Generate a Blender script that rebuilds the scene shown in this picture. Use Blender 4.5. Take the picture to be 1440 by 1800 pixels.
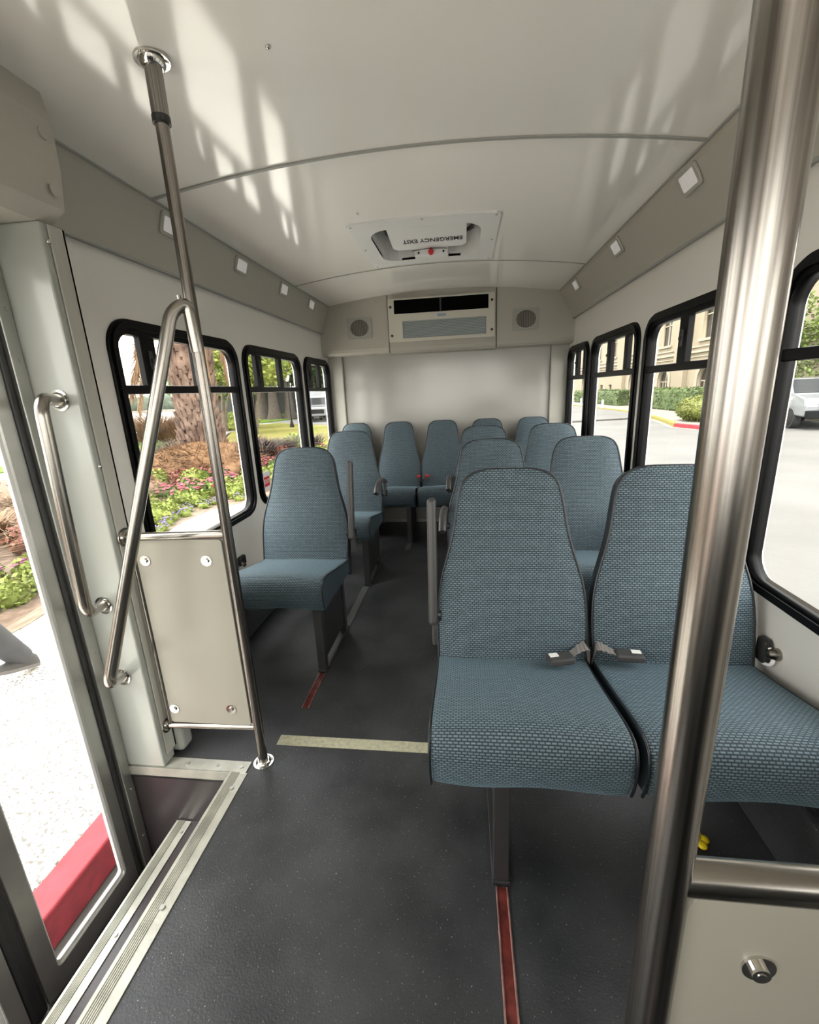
import bpy, bmesh, math, random
from mathutils import Vector, Matrix
from math import sin, cos, pi, radians, sqrt
random.seed(7)
for o in list(bpy.data.objects): bpy.data.objects.remove(o)
sc = bpy.context.scene
COL = sc.collection
S = 0.84            # plan units -> metres (applied to every top-level object at the end)

# ------------------------------------------------------------------ camera
W = [(0.992186, -0.011286, -0.124252), (0.116821, -0.265615, 0.956975), (-0.043803, -0.964013, -0.262221)]
cam_d = bpy.data.cameras.new('camera'); cam = bpy.data.objects.new('camera', cam_d); COL.objects.link(cam)
cam_d.sensor_fit = 'HORIZONTAL'; cam_d.sensor_width = 36.0; cam_d.lens = 778.22/1440*36
cam_d.clip_start = 0.02; cam_d.clip_end = 2000
CAMROT = None  # filled below
sc.camera = cam
# ------------------------------------------------------------------ world, sun, exposure
SKY_STRENGTH = 2.4
SUN_STRENGTH = 2.2
sc.view_settings.view_transform = 'Standard'; sc.view_settings.look = 'None'
sc.view_settings.gamma = 1.0; sc.view_settings.use_curve_mapping = False
sc.view_settings.exposure = 1.7
wd = bpy.data.worlds.new('world'); sc.world = wd; wd.use_nodes = True
nt = wd.node_tree; nt.nodes.clear()
wo = nt.nodes.new('ShaderNodeOutputWorld'); bg = nt.nodes.new('ShaderNodeBackground')
tc = nt.nodes.new('ShaderNodeTexCoord'); sp = nt.nodes.new('ShaderNodeSeparateXYZ'); cr = nt.nodes.new('ShaderNodeValToRGB')
nz = nt.nodes.new('ShaderNodeTexNoise'); nz.inputs['Scale'].default_value = 2.2; nz.inputs['Detail'].default_value = 4
mx = nt.nodes.new('ShaderNodeMix'); mx.data_type = 'RGBA'; mx.blend_type = 'MULTIPLY'; mx.inputs[0].default_value = .25
nt.links.new(tc.outputs['Generated'], sp.inputs[0]); nt.links.new(sp.outputs['Z'], cr.inputs[0])
nt.links.new(tc.outputs['Generated'], nz.inputs['Vector'])
cr.color_ramp.elements[0].position = 0.0; cr.color_ramp.elements[0].color = (1, .955, .89, 1)
cr.color_ramp.elements[1].position = .8; cr.color_ramp.elements[1].color = (.90, .91, .92, 1)
nt.links.new(cr.outputs[0], mx.inputs[6]); nt.links.new(nz.outputs['Fac'], mx.inputs[7])
nt.links.new(mx.outputs[2], bg.inputs[0]); bg.inputs[1].default_value = SKY_STRENGTH
nt.links.new(bg.outputs[0], wo.inputs[0])
sun_d = bpy.data.lights.new('sun', 'SUN'); sun_d.energy = SUN_STRENGTH; sun_d.angle = radians(30); sun_d.color = (1, .96, .9)
sun = bpy.data.objects.new('sun', sun_d); COL.objects.link(sun); sun.rotation_euler = (radians(20), radians(-22), 0)

# ------------------------------------------------------------------ materials
MATS = {}
def mat(name, col, rough=.5, metal=0., bump=0., bscale=60., var=0., vscale=20., coat=0., spec=.5, emis=0., vec='Object', stretch=None, col2=None):
    if name in MATS: return MATS[name]
    m = bpy.data.materials.new(name); m.use_nodes = True; n = m.node_tree
    b = n.nodes['Principled BSDF']
    b.inputs['Base Color'].default_value = (*col, 1); b.inputs['Roughness'].default_value = rough
    b.inputs['Metallic'].default_value = metal; b.inputs['Coat Weight'].default_value = coat
    b.inputs['Coat Roughness'].default_value = .06
    b.inputs['Specular IOR Level'].default_value = spec
    t = n.nodes.new('ShaderNodeTexCoord'); mp = n.nodes.new('ShaderNodeMapping')
    if stretch: mp.inputs['Scale'].default_value = stretch
    n.links.new(t.outputs[vec], mp.inputs[0])
    if var > 0 or col2:
        nn = n.nodes.new('ShaderNodeTexNoise'); nn.inputs['Scale'].default_value = vscale; nn.inputs['Detail'].default_value = 5
        n.links.new(mp.outputs[0], nn.inputs['Vector'])
        r = n.nodes.new('ShaderNodeValToRGB'); r.color_ramp.elements[0].position = .35; r.color_ramp.elements[1].position = .65
        c2 = col2 if col2 else tuple(min(1, c*(1+var)) for c in col)
        c1 = col if col2 else tuple(c*(1-var) for c in col)
        r.color_ramp.elements[0].color = (*c1, 1); r.color_ramp.elements[1].color = (*c2, 1)
        n.links.new(nn.outputs['Fac'], r.inputs[0]); n.links.new(r.outputs[0], b.inputs['Base Color'])
    if bump > 0:
        bn = n.nodes.new('ShaderNodeTexNoise'); bn.inputs['Scale'].default_value = bscale; bn.inputs['Detail'].default_value = 3
        n.links.new(mp.outputs[0], bn.inputs['Vector'])
        bp = n.nodes.new('ShaderNodeBump'); bp.inputs['Strength'].default_value = bump; bp.inputs['Distance'].default_value = .004
        n.links.new(bn.outputs['Fac'], bp.inputs['Height']); n.links.new(bp.outputs[0], b.inputs['Normal'])
    if emis: b.inputs['Emission Color'].default_value = (*col, 1); b.inputs['Emission Strength'].default_value = emis
    MATS[name] = m; return m
def glass_mat(name, tint=(.97, .98, .97), gl=.06):
    m = bpy.data.materials.new(name); m.use_nodes = True; n = m.node_tree; n.nodes.clear()
    o = n.nodes.new('ShaderNodeOutputMaterial'); t = n.nodes.new('ShaderNodeBsdfTransparent'); g = n.nodes.new('ShaderNodeBsdfGlossy')
    t.inputs[0].default_value = (*tint, 1); g.inputs['Roughness'].default_value = .02
    x = n.nodes.new('ShaderNodeMixShader'); x.inputs[0].default_value = gl
    n.links.new(t.outputs[0], x.inputs[1]); n.links.new(g.outputs[0], x.inputs[2]); n.links.new(x.outputs[0], o.inputs[0]); return m
def fabric_mat():
    m = bpy.data.materials.new('woven_fabric'); m.use_nodes = True; n = m.node_tree; b = n.nodes['Principled BSDF']
    t = n.nodes.new('ShaderNodeTexCoord'); br = n.nodes.new('ShaderNodeTexBrick'); br.offset = .5
    n.links.new(t.outputs['UV'], br.inputs['Vector'])
    br.inputs['Scale'].default_value = 1; br.inputs['Brick Width'].default_value = .0156; br.inputs['Row Height'].default_value = .0078
    br.inputs['Mortar Size'].default_value = .0040; br.inputs['Mortar Smooth'].default_value = 1.0
    br.inputs['Color1'].default_value = (.170, .235, .272, 1); br.inputs['Color2'].default_value = (.125, .178, .212, 1)
    br.inputs['Mortar'].default_value = (.008, .015, .022, 1)
    n.links.new(br.outputs['Color'], b.inputs['Base Color'])
    b.inputs['Roughness'].default_value = .75; b.inputs['Sheen Weight'].default_value = .2; b.inputs['Sheen Tint'].default_value = (.5, .8, .95, 1)
    bp = n.nodes.new('ShaderNodeBump'); bp.inputs['Strength'].default_value = .5; bp.inputs['Distance'].default_value = .002; bp.invert = True
    n.links.new(br.outputs['Fac'], bp.inputs['Height']); n.links.new(bp.outputs[0], b.inputs['Normal']); return m
def leaf_mat(name, c1, c2):
    m = mat(name, c1, .6, col2=c2, vscale=1.2, spec=.25)
    return m
M_ceil = mat('ceiling_laminate', (.93, .895, .825), .09, spec=1.0, bump=.012, bscale=9)
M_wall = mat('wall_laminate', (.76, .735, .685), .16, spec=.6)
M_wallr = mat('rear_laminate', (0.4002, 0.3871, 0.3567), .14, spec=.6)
M_cove = mat('cove_vinyl', (.44, .42, .36), .55, bump=.12, bscale=220)
M_grey = mat('grey_vinyl', (.42, .41, .36), .5, bump=.1, bscale=220)
M_jamb = mat('painted_panel', (0.348, 0.3567, 0.3262), .2, spec=.5, bump=.05, bscale=7)
M_alu = mat('brushed_aluminium', (.46, .46, .43), .38, .85, bump=.05, bscale=30, var=.08, vscale=6)
M_nose = mat('nosing_aluminium', (0.435, 0.4263, 0.3741), .42, .55, bump=.15, bscale=90, var=.14, vscale=14)
M_steel = mat('stainless_steel', (.17, .155, .14), .24, 1., bump=.025, bscale=1., stretch=(500, 500, 3), col2=(.33, .305, .28), vscale=.5)
M_steelh = mat('stainless_plain', (0.33, 0.31, 0.28), .24, 1.)
M_chrome = mat('polished_chrome', (.66, .64, .60), .12, 1.)
M_black = mat('black_frame', (.004, .004, .0045), .34, spec=.14)
M_rub = mat('black_rubber', (.02, .02, .02), .45)
M_vinyl = mat('black_seat_vinyl', (.012, .014, .018), .32, bump=.1, bscale=200)
M_svinyl = mat('dark_side_vinyl', (.03, .045, .055), .5, bump=.1, bscale=200)
M_arm = mat('charcoal_plastic', (0.045, 0.043, 0.042), .42, bump=.1, bscale=150)
M_leg = mat('dark_leg_metal', (0.04, 0.04, 0.041), .4, .3)
M_floor = mat('speckled_black_floor', (0.0184, 0.0196, 0.0218), .42, bump=.25, bscale=160, col2=(0.046, 0.0471, 0.0506), vscale=3.5)
M_step = mat('black_step_rubber', (.035, .028, .03), .3, bump=.1, bscale=120)
M_track = mat('track_red_brown', (.13, .025, .02), .35, .2, var=.5, vscale=25)
M_tape = mat('cream_tape', (0.4002, 0.3828, 0.2697), .7, bump=.3, bscale=120, var=.15, vscale=60)
M_panel = mat('beige_modesty_panel', (0.3197, 0.3015, 0.2513), .4, bump=.06, bscale=6)
M_belt = mat('belt_webbing', (.22, .20, .19), .7, bump=.3, bscale=300)
M_buckle = mat('buckle_plastic', (.05, .048, .048), .45)
M_red = mat('red_plastic', (.62, .02, .03), .35)
M_white = mat('white_plastic', (.80, .79, .77), .4)
M_lens = mat('lamp_lens', (.82, .80, .78), .15, spec=.6, bump=.3, bscale=60, emis=.05)
M_glass = glass_mat('clear_glass')
M_text = mat('black_text', (.03, .03, .03), .6)
M_acp = mat('ac_panel', (.56, .54, .46), .4)
M_dark = mat('dark_recess', (.002, .002, .002), .9, spec=.05)
M_fab = fabric_mat()
# floor speckle
def add_specks(m, thr=.70, col=(.22, .22, .21), scale=170):
    n = m.node_tree; b = n.nodes['Principled BSDF']; lk = b.inputs['Base Color'].links[0]; src = lk.from_socket
    v = n.nodes.new('ShaderNodeTexNoise'); v.inputs['Scale'].default_value = scale; v.inputs['Detail'].default_value = 1
    t = n.nodes.new('ShaderNodeTexCoord'); n.links.new(t.outputs['Object'], v.inputs['Vector'])
    r = n.nodes.new('ShaderNodeValToRGB'); r.color_ramp.elements[0].position = thr; r.color_ramp.elements[1].position = thr+.06
    n.links.new(v.outputs['Fac'], r.inputs[0])
    x = n.nodes.new('ShaderNodeMix'); x.data_type = 'RGBA'; n.links.new(r.outputs[0], x.inputs[0]); n.links.new(src, x.inputs[6]); x.inputs[7].default_value = (*col, 1)
    n.links.new(x.outputs[2], b.inputs['Base Color'])
add_specks(M_floor)

# ------------------------------------------------------------------ mesh helpers
def NB(): return bmesh.new()
def box(bm, x0, x1, y0, y1, z0, z1, bev=0, seg=2, rot=None, piv=None):
    g = bmesh.ops.create_cube(bm, size=1); vs = g['verts']
    for v in vs: v.co = Vector(((x0+x1)/2+v.co.x*(x1-x0), (y0+y1)/2+v.co.y*(y1-y0), (z0+z1)/2+v.co.z*(z1-z0)))
    if bev:
        es = list({e for v in vs for e in v.link_edges})
        r = bmesh.ops.bevel(bm, geom=es, offset=bev, segments=seg, affect='EDGES', profile=.5); vs = list({v for f in r['faces'] for v in f.verts} | {v for v in vs if v.is_valid})
    if rot is not None:
        p = Vector(piv) if piv else Vector(((x0+x1)/2, (y0+y1)/2, (z0+z1)/2))
        for v in vs: v.co = p + rot @ (v.co-p)
    return vs
def fillet(pts, r, n=6):
    pts = [Vector(p) for p in pts]; out = [pts[0]]
    for i in range(1, len(pts)-1):
        a, b, c = pts[i-1], pts[i], pts[i+1]; u = (a-b); v = (c-b); rr = min(r, u.length*.49, v.length*.49)
        p0 = b+u.normalized()*rr; p1 = b+v.normalized()*rr
        for k in range(n+1):
            t = k/n; out.append((1-t)**2*p0+2*t*(1-t)*b+t*t*p1)
    out.append(pts[-1]); return out
def tube(bm, pts, r, seg=16, closed=False, cap=True):
    pts = [Vector(p) for p in pts]; n = len(pts); rings = []
    rs = r if isinstance(r, (list, tuple)) else [r]*n
    up = None
    for i, p in enumerate(pts):
        if closed: d = (pts[(i+1) % n]-pts[i-1])
        else: d = (pts[min(i+1, n-1)]-pts[max(i-1, 0)])
        d.normalize()
        if up is None:
            up = Vector((0, 0, 1)) if abs(d.z) < .9 else Vector((1, 0, 0))
        up = (up-d*up.dot(d)).normalized(); s = d.cross(up)
        rings.append([bm.verts.new(p+(up*cos(a)+s*sin(a))*rs[i]) for a in [2*pi*k/seg for k in range(seg)]])
    m = n if closed else n-1
    for i in range(m):
        A = rings[i]; B = rings[(i+1) % n]
        for k in range(seg):
            f = bm.faces.new((A[k], A[(k+1) % seg], B[(k+1) % seg], B[k])); f.smooth = True
    if cap and not closed:
        for f in (bm.faces.new(rings[0][::-1]), bm.faces.new(rings[-1])):
            for e in f.edges: e.smooth = False
def ell(bm, c, r, u=16, v=10, rot=None):
    g = bmesh.ops.create_uvsphere(bm, u_segments=u, v_segments=v, radius=1)
    for q in g['verts']:
        co = Vector((q.co.x*r[0], q.co.y*r[1], q.co.z*r[2]))
        if rot: co = rot @ co
        q.co = co+Vector(c)
    for q in g['verts']:
        for f in q.link_faces: f.smooth = True
    return g['verts']
def disc(bm, c, axis, r, h, seg=24, r2=None):
    a = Vector(axis).normalized(); tube(bm, [Vector(c), Vector(c)+a*h], [r, r2 if r2 is not None else r], seg)
def quad(bm, *p): return bm.faces.new([bm.verts.new(Vector(q)) for q in p])
def rr(u0, u1, v0, v1, r, n=8):
    out = []
    for (cx, cy, a0) in ((u1-r, v1-r, 0), (u0+r, v1-r, 90), (u0+r, v0+r, 180), (u1-r, v0+r, 270)):
        for k in range(n+1):
            a = radians(a0+90*k/n); out.append((cx+r*cos(a), cy+r*sin(a)))
    return out
def dens(lp, st=.04):
    out = []
    for i, p in enumerate(lp):
        q = lp[(i+1) % len(lp)]; n = max(1, int(sqrt((q[0]-p[0])**2+(q[1]-p[1])**2)/st))
        out += [(p[0]+(q[0]-p[0])*k/n, p[1]+(q[1]-p[1])*k/n) for k in range(n)]
    return out
def plate(loops, th, fn):
    """2D outline with holes -> solid plate; fn maps (u,v,t) to xyz, t in [0,th]"""
    cu = bpy.data.curves.new('outline', 'CURVE'); cu.dimensions = '2D'; cu.fill_mode = 'BOTH'; cu.extrude = th/2
    for lp in loops:
        s = cu.splines.new('POLY'); s.points.add(len(lp)-1)
        for i, p in enumerate(lp): s.points[i].co = (p[0], p[1], 0, 1)
        s.use_cyclic_u = True
    o = bpy.data.objects.new('outline', cu); COL.objects.link(o)
    dg = bpy.context.evaluated_depsgraph_get(); me = bpy.data.meshes.new_from_object(o.evaluated_get(dg))
    bm = bmesh.new(); bm.from_mesh(me)
    for v in bm.verts: v.co = Vector(fn(v.co.x, v.co.y, v.co.z+th/2))
    bmesh.ops.remove_doubles(bm, verts=bm.verts, dist=1e-5)
    bmesh.ops.recalc_face_normals(bm, faces=bm.faces)
    bpy.data.objects.remove(o); bpy.data.curves.remove(cu); bpy.data.meshes.remove(me)
    return bm
def merge(bm, b2):
    me = bpy.data.meshes.new('t'); b2.to_mesh(me); b2.free(); bm.from_mesh(me); bpy.data.meshes.remove(me)
def add(bm, loops, th, fn): merge(bm, plate(loops, th, fn))
ROOTS = []
def tag(o, label=None, cat=None, group=None, kind=None):
    if label: o['label'] = label
    if cat: o['category'] = cat
    if group: o['group'] = group
    if kind: o['kind'] = kind
    return o
def mk(name, bm, m, parent=None, local=False, smooth=None, recalc=True):
    """link a bmesh as one object. Coordinates are world plan units unless local."""
    if recalc: bmesh.ops.recalc_face_normals(bm, faces=bm.faces)
    if parent is not None and not local:
        mw = parent.get('_w')
        off = Vector(WPOS[parent.name]) if parent.name in WPOS else Vector((0, 0, 0))
        for v in bm.verts: v.co -= off
    me = bpy.data.meshes.new(name); bm.to_mesh(me); bm.free()
    for q in (m if isinstance(m, (list, tuple)) else [m]): me.materials.append(q)
    if smooth:
        for p in me.polygons: p.use_smooth = True
    o = bpy.data.objects.new(name, me); COL.objects.link(o)
    if parent is not None:
        o.parent = parent
        if parent.name in WPOS: WPOS[o.name] = WPOS[parent.name]
    else: ROOTS.append(o)
    return o
WPOS = {}
def thing(name, label, cat, loc=(0, 0, 0), rz=0, group=None, kind=None):
    o = bpy.data.objects.new(name, None); COL.objects.link(o); o.location = loc; o.rotation_euler = (0, 0, rz)
    o.empty_display_size = .05
    tag(o, label, cat, group, kind); ROOTS.append(o); WPOS[o.name] = tuple(loc); return o
def struct(name, bm, m, label=None, cat=None, **k):
    o = mk(name, bm, m, **k); o['kind'] = 'structure'
    if label: tag(o, label, cat)
    return o
def dup(root, loc, rz=0, sc_=1, label=None, group=None):
    r = root.copy(); COL.objects.link(r); r.location = loc; r.rotation_euler = (0, 0, rz); r.scale = (sc_, sc_, sc_)
    if label: r['label'] = label
    if group: r['group'] = group
    ROOTS.append(r)
    def rec(a, b):
        for ch in list(a.children):
            c = ch.copy(); COL.objects.link(c); c.parent = b; rec(ch, c)
    rec(root, r); return r
def text_bm(s, size, M, depth=.0015, font_scale_x=1):
    cu = bpy.data.curves.new('lettering', 'FONT'); cu.body = s; cu.size = size; cu.align_x = 'CENTER'; cu.align_y = 'CENTER'; cu.extrude = depth; cu.offset = size*.015
    o = bpy.data.objects.new('lettering', cu); COL.objects.link(o)
    me = bpy.data.meshes.new_from_object(o.evaluated_get(bpy.context.evaluated_depsgraph_get()))
    bm = bmesh.new(); bm.from_mesh(me); bmesh.ops.transform(bm, matrix=M, verts=bm.verts)
    bpy.data.objects.remove(o); bpy.data.curves.remove(cu); bpy.data.meshes.remove(me); return bm

XL, XR, YR, YF = -1.43, 1.05, 4.88, -1.7      # inner faces of the shell
# ================================================================== SHELL
# floor with the step well cut out
b = NB()
add(b, [[(XL, 1.345), (-.95, 1.345), (-.95, -.32), (XL, -.32), (XL, YF), (XR, YF), (XR, YR), (XL, YR)]], .05, lambda u, v, t: (u, v, t-.05))
struct('floor', b, M_floor, 'black speckled vinyl floor of the bus', 'floor')
# step well
WZ1, WZ2 = -.27, -.52
sw = thing('entry_steps', 'black rubber entry steps sunk beside the glass door', 'steps', (-1.2, .5, WZ2))
b = NB(); box(b, -1.2, -.96, -.32, 1.345, WZ1-.03, WZ1); mk('step_tread', b, M_step, sw)
b = NB(); box(b, XL-.05, -1.18, -.32, 1.345, WZ2-.03, WZ2); mk('step_tread', b, M_step, sw)
b = NB(); box(b, -.965, -.95, -.32, 1.345, WZ1, -.05); mk('riser', b, M_step, sw)
b = NB(); box(b, -1.2, -1.185, -.32, 1.345, WZ2, WZ1-.03); mk('riser', b, M_step, sw)
b = NB(); box(b, XL-.02, -.95, 1.345, 1.36, WZ2-.03, -.052); mk('side_panel', b, M_step, sw)
b = NB(); box(b, XL-.02, -.95, -.335, -.32, WZ2-.03, -.052); mk('side_panel', b, M_step, sw)
def nosing(bm, x0, x1, y0, y1, z):
    n = 6; w = (x1-x0)
    prof = [(x0-.004, z-.03), (x0-.004, z+.004)]
    for k in range(n):
        a = x0+w*(.08+.5*k/n)
        prof += [(a, z+.004), (a+w*.02, z+.0075), (a+w*.045, z+.0075), (a+w*.065, z+.004)]
    prof += [(x1, z+.004), (x1, z-.001), (x0+.002, z-.001), (x0+.002, z-.03)]
    A = [bm.verts.new((p[0], y0, p[1])) for p in prof]; B = [bm.verts.new((p[0], y1, p[1])) for p in prof]
    for i in range(len(prof)): bm.faces.new((A[i], A[(i+1) % len(prof)], B[(i+1) % len(prof)], B[i]))
    bm.faces.new(A); bm.faces.new(B[::-1])
b = NB(); nosing(b, -1.228, -1.165, -.31, 1.34, WZ1); ln = mk('step_nosing', b, M_nose, sw)
for y in (1.29, .93, .55): b = NB(); disc(b, (-1.18, y, WZ1+.004), (0, 0, 1), .007, .004, 12); mk('rivet', b, M_alu, ln)
fn_ = thing('floor_nosing', 'long ribbed aluminium nosing along the floor edge above the entry steps', 'floor trim', (-.91, .5, 0))
b = NB(); nosing(b, -.950, -.878, -.32, 1.345, 0); mk('ribbed_strip', b, M_nose, fn_)
for y in (1.27, .86, .4):
    b = NB(); disc(b, (-.905, y, .005), (0, 0, 1), .008, .004, 12); mk('rivet', b, M_alu, fn_)
cs = thing('corner_strip', 'flat aluminium strip riveted across the floor edge below the door pillar', 'floor trim', (-1.13, 1.37, 0))
b = NB(); box(b, -1.40, -.885, 1.342, 1.40, .000, .005, .001); box(b, -1.40, -.95, 1.339, 1.3445, -.035, .005); mk('angle_strip', b, M_nose, cs)
for x in (-1.375, -1.15, -1.02, -.915):
    b = NB(); disc(b, (x, 1.37, .005), (0, 0, 1), .0075, .004, 12); mk('rivet', b, M_alu, cs)

# side walls with window openings
LW = [(1.745, 2.805), (2.885, 3.935), (4.04, 4.80)]
RW = [(.64, 1.715), (1.79, 2.85), (2.945, 3.97), (4.06, 4.80)]
WZ0, WZT = .70, 1.80
TH = .05
def wall_side(name, X, sgn, wins, extra=[]):
    outer = [(YF, -.05), (YR+.05, -.05), (YR+.05, 2.42), (YF, 2.42)]
    loops = [outer]+[rr(a+.025, c-.025, WZ0+.025, WZT-.025, .11) for a, c in wins]+extra
    b = plate(loops, TH, lambda u, v, t: (X+sgn*t, u, v))
    return struct(name, b, M_wall, 'off-white laminate side wall with window openings', 'wall')
# left wall starts behind the door opening
outerL = [(1.345, -.05), (YR+.05, -.05), (YR+.05, 2.42), (YF, 2.42), (YF, -.05), (-.36, -.05), (-.36, 1.96), (1.345, 1.96)]
loops = [outerL]+[rr(a+.025, c-.025, WZ0+.025, WZT-.025, .11) for a, c in LW]+[rr(-1.6, -.42, .62, 1.9, .1)]
b = plate(loops, TH, lambda u, v, t: (XL-t, u, v))
struct('wall_left', b, M_wall, 'off-white laminate wall on the door side', 'wall')
outerR = [(YF, -.05), (YR+.05, -.05), (YR+.05, 2.42), (YF, 2.42)]
loops = [outerR]+[rr(a+.025, c-.025, WZ0+.025, WZT-.025, .11) for a, c in RW]+[rr(-1.6, -.35, .95, 1.75, .1)]
b = plate(loops, TH, lambda u, v, t: (XR+t, u, v))
struct('wall_right', b, M_wall, 'off-white laminate wall on the driver side', 'wall')
b = plate([[(XL-.05, -.05), (XR+.05, -.05), (XR+.05, 2.45), (XL-.05, 2.45)], rr(-1.36, .98, .95, 2.12, .12)], .05, lambda u, v, t: (u, YF-t, v))
struct('wall_front', b, M_grey, 'grey front wall around the windscreen', 'wall')
b = plate([rr(-1.36, .98, .95, 2.12, .12)], .006, lambda u, v, t: (u, YF-.02-t, v)); struct('window_9', b, M_glass, 'windscreen glass', 'window')
# rear wall
b = NB(); box(b, XL, XR, YR, YR+.05, 0, 2.42); struct('wall_rear', b, M_grey, 'grey rear wall behind the white panel', 'wall')
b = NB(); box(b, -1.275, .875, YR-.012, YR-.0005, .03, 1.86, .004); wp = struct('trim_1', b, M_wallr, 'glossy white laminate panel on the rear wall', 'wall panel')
b = NB(); box(b, -1.27, .87, YR-.03, YR-.013, 0.002, .035, .004); struct('baseboard_rear', b, M_alu, 'aluminium strip along the foot of the rear wall', 'baseboard')
for sx, X0, X1 in ((-1, XL+.001, -1.277), (1, .877, XR-.001)):
    b = NB(); box(b, X0, X1, YR-.05, YR-.001, .002, 1.84, .008); p = struct('trim_%d' % (2 if sx < 0 else 3), b, M_grey, 'grey rear corner post on the %s' % ('left' if sx < 0 else 'right'), 'corner post')
    WPOS[p.name] = (0, 0, 0)
    for z in (.6, 1.45, 1.72):
        c = NB(); disc(c, ((-1.29 if sx < 0 else .89), YR-.05, z), (0, -1, 0), .014, .006, 14); mk('screw_cap', c, M_grey, p)
b = NB(); box(b, .935, XR-.001, .42, YR-.055, .002, .27, .02, 3); struct('baseboard_right', b, M_floor, 'black vinyl covered ledge along the right wall under the seats', 'baseboard')
b = NB(); box(b, XL+.001, -1.34, 1.52, YR-.055, .002, .27, .02, 3); struct('baseboard_left', b, M_floor, 'black vinyl covered ledge along the left wall under the seats', 'baseboard')
# ceiling (curved)
CX, HW = -.21, 1.13
def cz(x): return 2.385-.09*((x-CX)/HW)**2
b = NB(); n = 32; ys = [YF-.02, 0, 1, 2.05, 3, 3.65, 4.3, YR+.02]; g = []
for y in ys: g.append([b.verts.new((CX-1.26+2.52*i/n, y, cz(CX-1.26+2.52*i/n))) for i in range(n+1)])
gt = []
for y in ys: gt.append([b.verts.new((CX-1.26+2.52*i/n, y, cz(CX-1.26+2.52*i/n)+.03)) for i in range(n+1)])
HX0, HX1, HY0, HY1 = -.56, .12, 2.90, 3.56
# hatch hole is cut by building the ceiling as a plate in plan and lifting it onto the curve
b.free()
a0, a1 = CX-1.26, CX+1.26
gx = sorted([a0+(a1-a0)*i/40 for i in range(41) if min(abs(a0+(a1-a0)*i/40-HX0), abs(a0+(a1-a0)*i/40-HX1)) > .02]+[HX0, HX1])
gy = [YF-.02, -.8, 0, .8, 1.6, 2.4, HY0, HY1, 4.2, YR+.02]
b = NB()
for h in (0, .03):
    V = [[b.verts.new((x, y, cz(x)+h)) for x in gx] for y in gy]
    for a in range(len(gy)-1):
        for c in range(len(gx)-1):
            if gy[a] >= HY0-1e-6 and gy[a+1] <= HY1+1e-6 and gx[c] >= HX0-1e-6 and gx[c+1] <= HX1+1e-6: continue
            b.faces.new((V[a][c], V[a][c+1], V[a+1][c+1], V[a+1][c])).smooth = True
struct('ceiling', b, M_ceil, 'glossy off-white curved ceiling with three seams', 'ceiling')
M_seam = mat('seam_strip', (.36, .36, .33), .4)
for k, (y, w) in enumerate(((2.05, .016), (3.74, .007), (.25, .016))):
    b = NB(); pts = [(a0+.11)+(a1-a0-.22)*i/40 for i in range(41)]
    for i in range(40):
        x0, x1 = pts[i], pts[i+1]
        A = [b.verts.new((x, yy, cz(x)-h)) for x in (x0, x1) for yy in (y-w/2, y+w/2) for h in (.0005, .006)]
        for q in ((0, 2, 3, 1), (4, 6, 7, 5), (0, 4, 5, 1), (2, 6, 7, 3), (1, 5, 7, 3)): b.faces.new([A[j] for j in q])
    struct('trim_%d' % (4+k), b, M_seam, 'thin grey seam strip across the ceiling', 'ceiling seam')
# ceiling screws
# coves
def cove(sgn, name, y0, y1, lab):
    if sgn < 0: pr = [(-1.325, cz(-1.325)+.004), (-1.33, 2.275), (-1.395, 2.085), (-1.405, 2.055), (XL, 2.05), (XL, 2.40)]
    else: pr = [(.905, cz(.905)+.004), (.91, 2.265), (1.015, 2.085), (1.03, 2.055), (XR, 2.05), (XR, 2.40)]
    b = NB(); A = [b.verts.new((p[0], y0, p[1])) for p in pr]; B = [b.verts.new((p[0], y1, p[1])) for p in pr]
    for i in range(len(pr)-1): b.faces.new((A[i], A[i+1], B[i+1], B[i]))
    b.faces.new(A); b.faces.new(B)
    o = struct(name, b, M_cove, lab, 'cove panel')
    b = NB(); tube(b, [(pr[0][0]-sgn*.004, y0, pr[0][1]-.006), (pr[0][0]-sgn*.004, y1, pr[0][1]-.006)], .005, 8); mk('edge_bead', b, M_seam, o)
    b = NB(); tube(b, [(pr[3][0], y0, pr[3][1]-.004), (pr[3][0], y1, pr[3][1]-.004)], .007, 8); mk('lower_lip', b, M_seam, o)
cove(-1, 'trim_7', 1.36, 4.66, 'grey vinyl cove along the left wall under the ceiling')
cove(1, 'trim_8', YF, 4.66, 'grey vinyl cove along the right wall under the ceiling')
# header box over the door
pr = [(-1.19, cz(-1.19)+.01), (-1.172, 2.24), (-1.175, 2.12), (-1.19, 2.02), (-1.245, 1.985), (XL, 1.985), (XL, 2.40)]
b = NB(); ys_ = (YF, 1.40)
A = [b.verts.new((p[0], ys_[0], p[1])) for p in pr]; B = [b.verts.new((p[0], ys_[1], p[1])) for p in pr]
for i in range(len(pr)-1): b.faces.new((A[i], A[i+1], B[i+1], B[i]))
b.faces.new(A); b.faces.new(B)
hd = struct('trim_9', b, M_cove, 'grey header box above the entry door', 'door header')
for y, z in ((1.36, 2.20), (1.36, 2.06), (1.0, 2.1)):
    b = NB(); disc(b, (-1.173, y, z), (1, 0, 0), .016, .005, 16); mk('screw_cap', b, M_cove, hd)
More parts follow.
